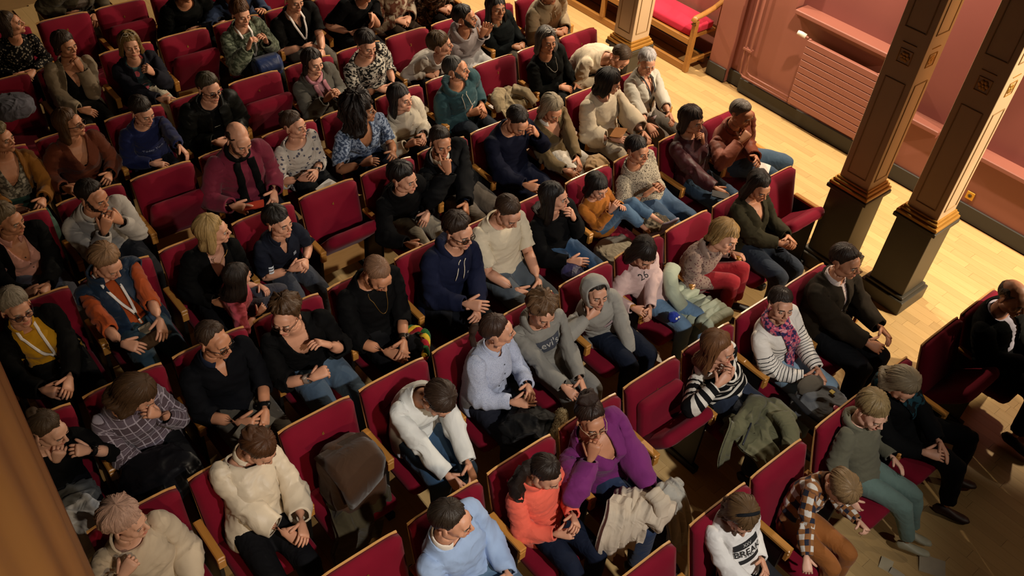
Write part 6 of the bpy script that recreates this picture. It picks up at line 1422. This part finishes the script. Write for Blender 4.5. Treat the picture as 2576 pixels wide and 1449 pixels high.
Va, Fa = join([(V, F), (np.array(Vf), np.array(Ff))]); o = obj('fur_trim', mesh_np('fur_trim', Va, Fa, plain('fur', '#8a7a58', .9, var=.25, scale=40)), fj); o['label'] = 'fluffy beige fur trim'
hb = bundle('handbag', 'blue leather handbag with a steel clasp on the lap', 'handbag', atz(672, 170, .66), (.27, .16, .20), fabric('#16264a', rough=.45), 61, .05, 5, sq=.45, tilt=(-15, 0))
drape(hb, 'flap', [(0, .06, .10), (0, -.03, .108), (0, -.08, .06), (0, -.092, -.01)], .26, fabric('#1a2c56', rough=.45), .006)
V, F = ellips((0, -.098, .0), (.012, .006, .012)); obj('clasp', mesh_np('clasp', V, F, plain('clasp_steel', '#c9c9c9', .3, .8)), hb)
gg = bundle('garment', 'grey folded garment in the dark at the left edge', 'garment', atz(35, 268, .80), (.34, .30, .20), fabric('#4c4a52', fold=.9), 71, .14, 6)
bundle('jacket', 'black glossy jacket across the lap of the person in plaid', 'jacket', atz(400, 1210, .66), (.46, .40, .20), fabric('#101014', rough=.35), 72, .18, 7, rz=30)
bundle('cloth', 'white cloth over the lap behind the pinkish blond head', 'cloth', atz(205, 1320, .58), (.30, .36, .22), fabric('#b9bcc0', fold=.9), 73, .2, 7)
bundle('bag', 'brown paper bag on the lap of the olive sweater', 'bag', atz(1500, 418, .68), (.24, .22, .16), fabric('#8a6c44', rough=.7), 74, .18, 7)
# twisted green, yellow and red flag
fl = empty('flag', tuple(atz(1050, 860, .66))); tag(fl, 'twisted green, yellow and red flag beside the shaven headed man', 'flag')
for k, cc in enumerate(('#1e5a26', '#d8b42a', '#a01420')):
    th = np.linspace(0, 5.2, 26); pa = np.stack([.10*np.sin(th*.55)*(1-.1*k)-.05+.012*np.cos(th*3+k*2.1), -.16+.055*th, .02+.022*np.sin(th*3+k*2.1)+.05*np.sin(th*.6)], 1)
    V, F = tube(pa, np.stack([np.full(26, .020), np.full(26, .014)], 1), ref=(0, 0, 1), nseg=8)[:2]; o = obj('stripe', mesh_np('stripe', V, F, fabric(cc), attrs={'rest': V, 'rest_band': V[:, 2]}), fl)
# small blue plush toy
pt_ = empty('plush_toy', tuple(atz(1694, 798, .66))); tag(pt_, 'small fuzzy blue plush toy on the light jeans', 'toy')
V, F = ellips((0, 0, 0), (.042, .042, .04), 22, 14); V = V*(1+.12*waves(V, 260, 8, 3))[:, None]; obj('fuzzy_ball', mesh_np('fuzzy_ball', V, F, plain('plush_blue', '#0c2a8a', .9)), pt_)
for x_ in (-.012, .014): 
    V, F = ellips((x_, -.036, .02), (.010, .008, .010)); obj('eye', mesh_np('eye', V, F, plain('plush_eye', '#e0ddd4', .4)), pt_)
V, F = ellips((.036, -.02, -.008), (.014, .012, .012)); obj('nose', mesh_np('nose', V, F, plain('plush_yellow', '#d8c23a', .7)), pt_)
# papers and boards
def sheet(label, c, w_, h_, col, rz=0.0, tx=0.0, ty=0.0, name='paper', cat='paper', th=.002):
    n = 7; V = []
    for s_ in (0, 1):
        for a in np.linspace(-.5, .5, n):
            for b in np.linspace(-.5, .5, n): V.append([a*w_, b*h_, s_*th+.006*math.sin(a*3+b*2)])
    V = np.array(V); m = n*n; F = []
    for r in range(n-1):
        for q in range(n-1): F += [[m+r*n+q, m+(r+1)*n+q, m+(r+1)*n+q+1, m+r*n+q+1], [r*n+q, r*n+q+1, (r+1)*n+q+1, (r+1)*n+q]]
    ed = [(r*n) for r in range(n)]
    o = obj(name, mesh_np(name, V, np.array(F), plain(cat+'_'+col, col, .7)), None, tuple(c)); o.rotation_euler = (math.radians(tx), math.radians(ty), math.radians(rz)); return tag(o, label, cat)
sheet('square pale card lying on the floor by the boy\'s trainers', atz(2345, 1424, .004), .13, .17, '#a89c86', 32)
sheet('small torn pale card on the floor under the front seats', atz(2229, 1420, .004), .09, .08, '#b0a488', 20)
sheet('scrap of pale paper on the floor at the bottom edge', atz(2256, 1444, .004), .05, .09, '#a89c86', 10)
sheet('white leaflet on the knees of the man in the rust shirt', atz(1922, 424, .70), .15, .10, '#d8d4cc', 30, 4)
sheet('white programme held on the lap of the girl in the flowered top', atz(820, 468, .70), .17, .08, '#cfcbc4', 20, 5)
sheet('brown clipboard on the lap of the woman in the blue vest', atz(382, 855, .76), .22, .16, '#4a3214', 25, -20, 8, 'clipboard', 'clipboard', .006)
sheet('orange smartphone held by the balding man in burgundy', atz(640, 518, .76), .075, .15, '#b4361c', 60, -15, 0, 'smartphone', 'phone', .010)
sheet('grey booklet on the lap of the man in the dark polo', atz(640, 1075, .69), .22, .16, '#5c564a', 30, 3, 0, 'booklet', 'booklet', .006)
sheet('white card hanging on the edge of the seat behind the hooded child', atz(1655, 897, .50), .10, .06, '#c9c6c0', 60, 30)
sheet('brown envelope on the lap of the cream poncho', atz(1556, 334, .78), .16, .11, '#9a6434', 25, -12, 0, 'envelope', 'envelope', .004)
sheet('dark smartphone on the knee of the dark red jacket', atz(1812, 492, .70), .075, .15, '#1a1614', 40, 5, 0, 'smartphone', 'phone', .009)
bundle('purse', 'dark violet purse under the ringed hand of the black jumper', 'purse', atz(1440, 682, .64), (.24, .16, .10), fabric('#22204a', rough=.5), 81, .08, 5, rz=25)
bundle('bag', 'grey crumpled bag on the knees at the left column', 'bag', atz(185, 1262, .60), (.30, .26, .16), fabric('#5a5c5c', rough=.45), 82, .2, 7, rz=15)
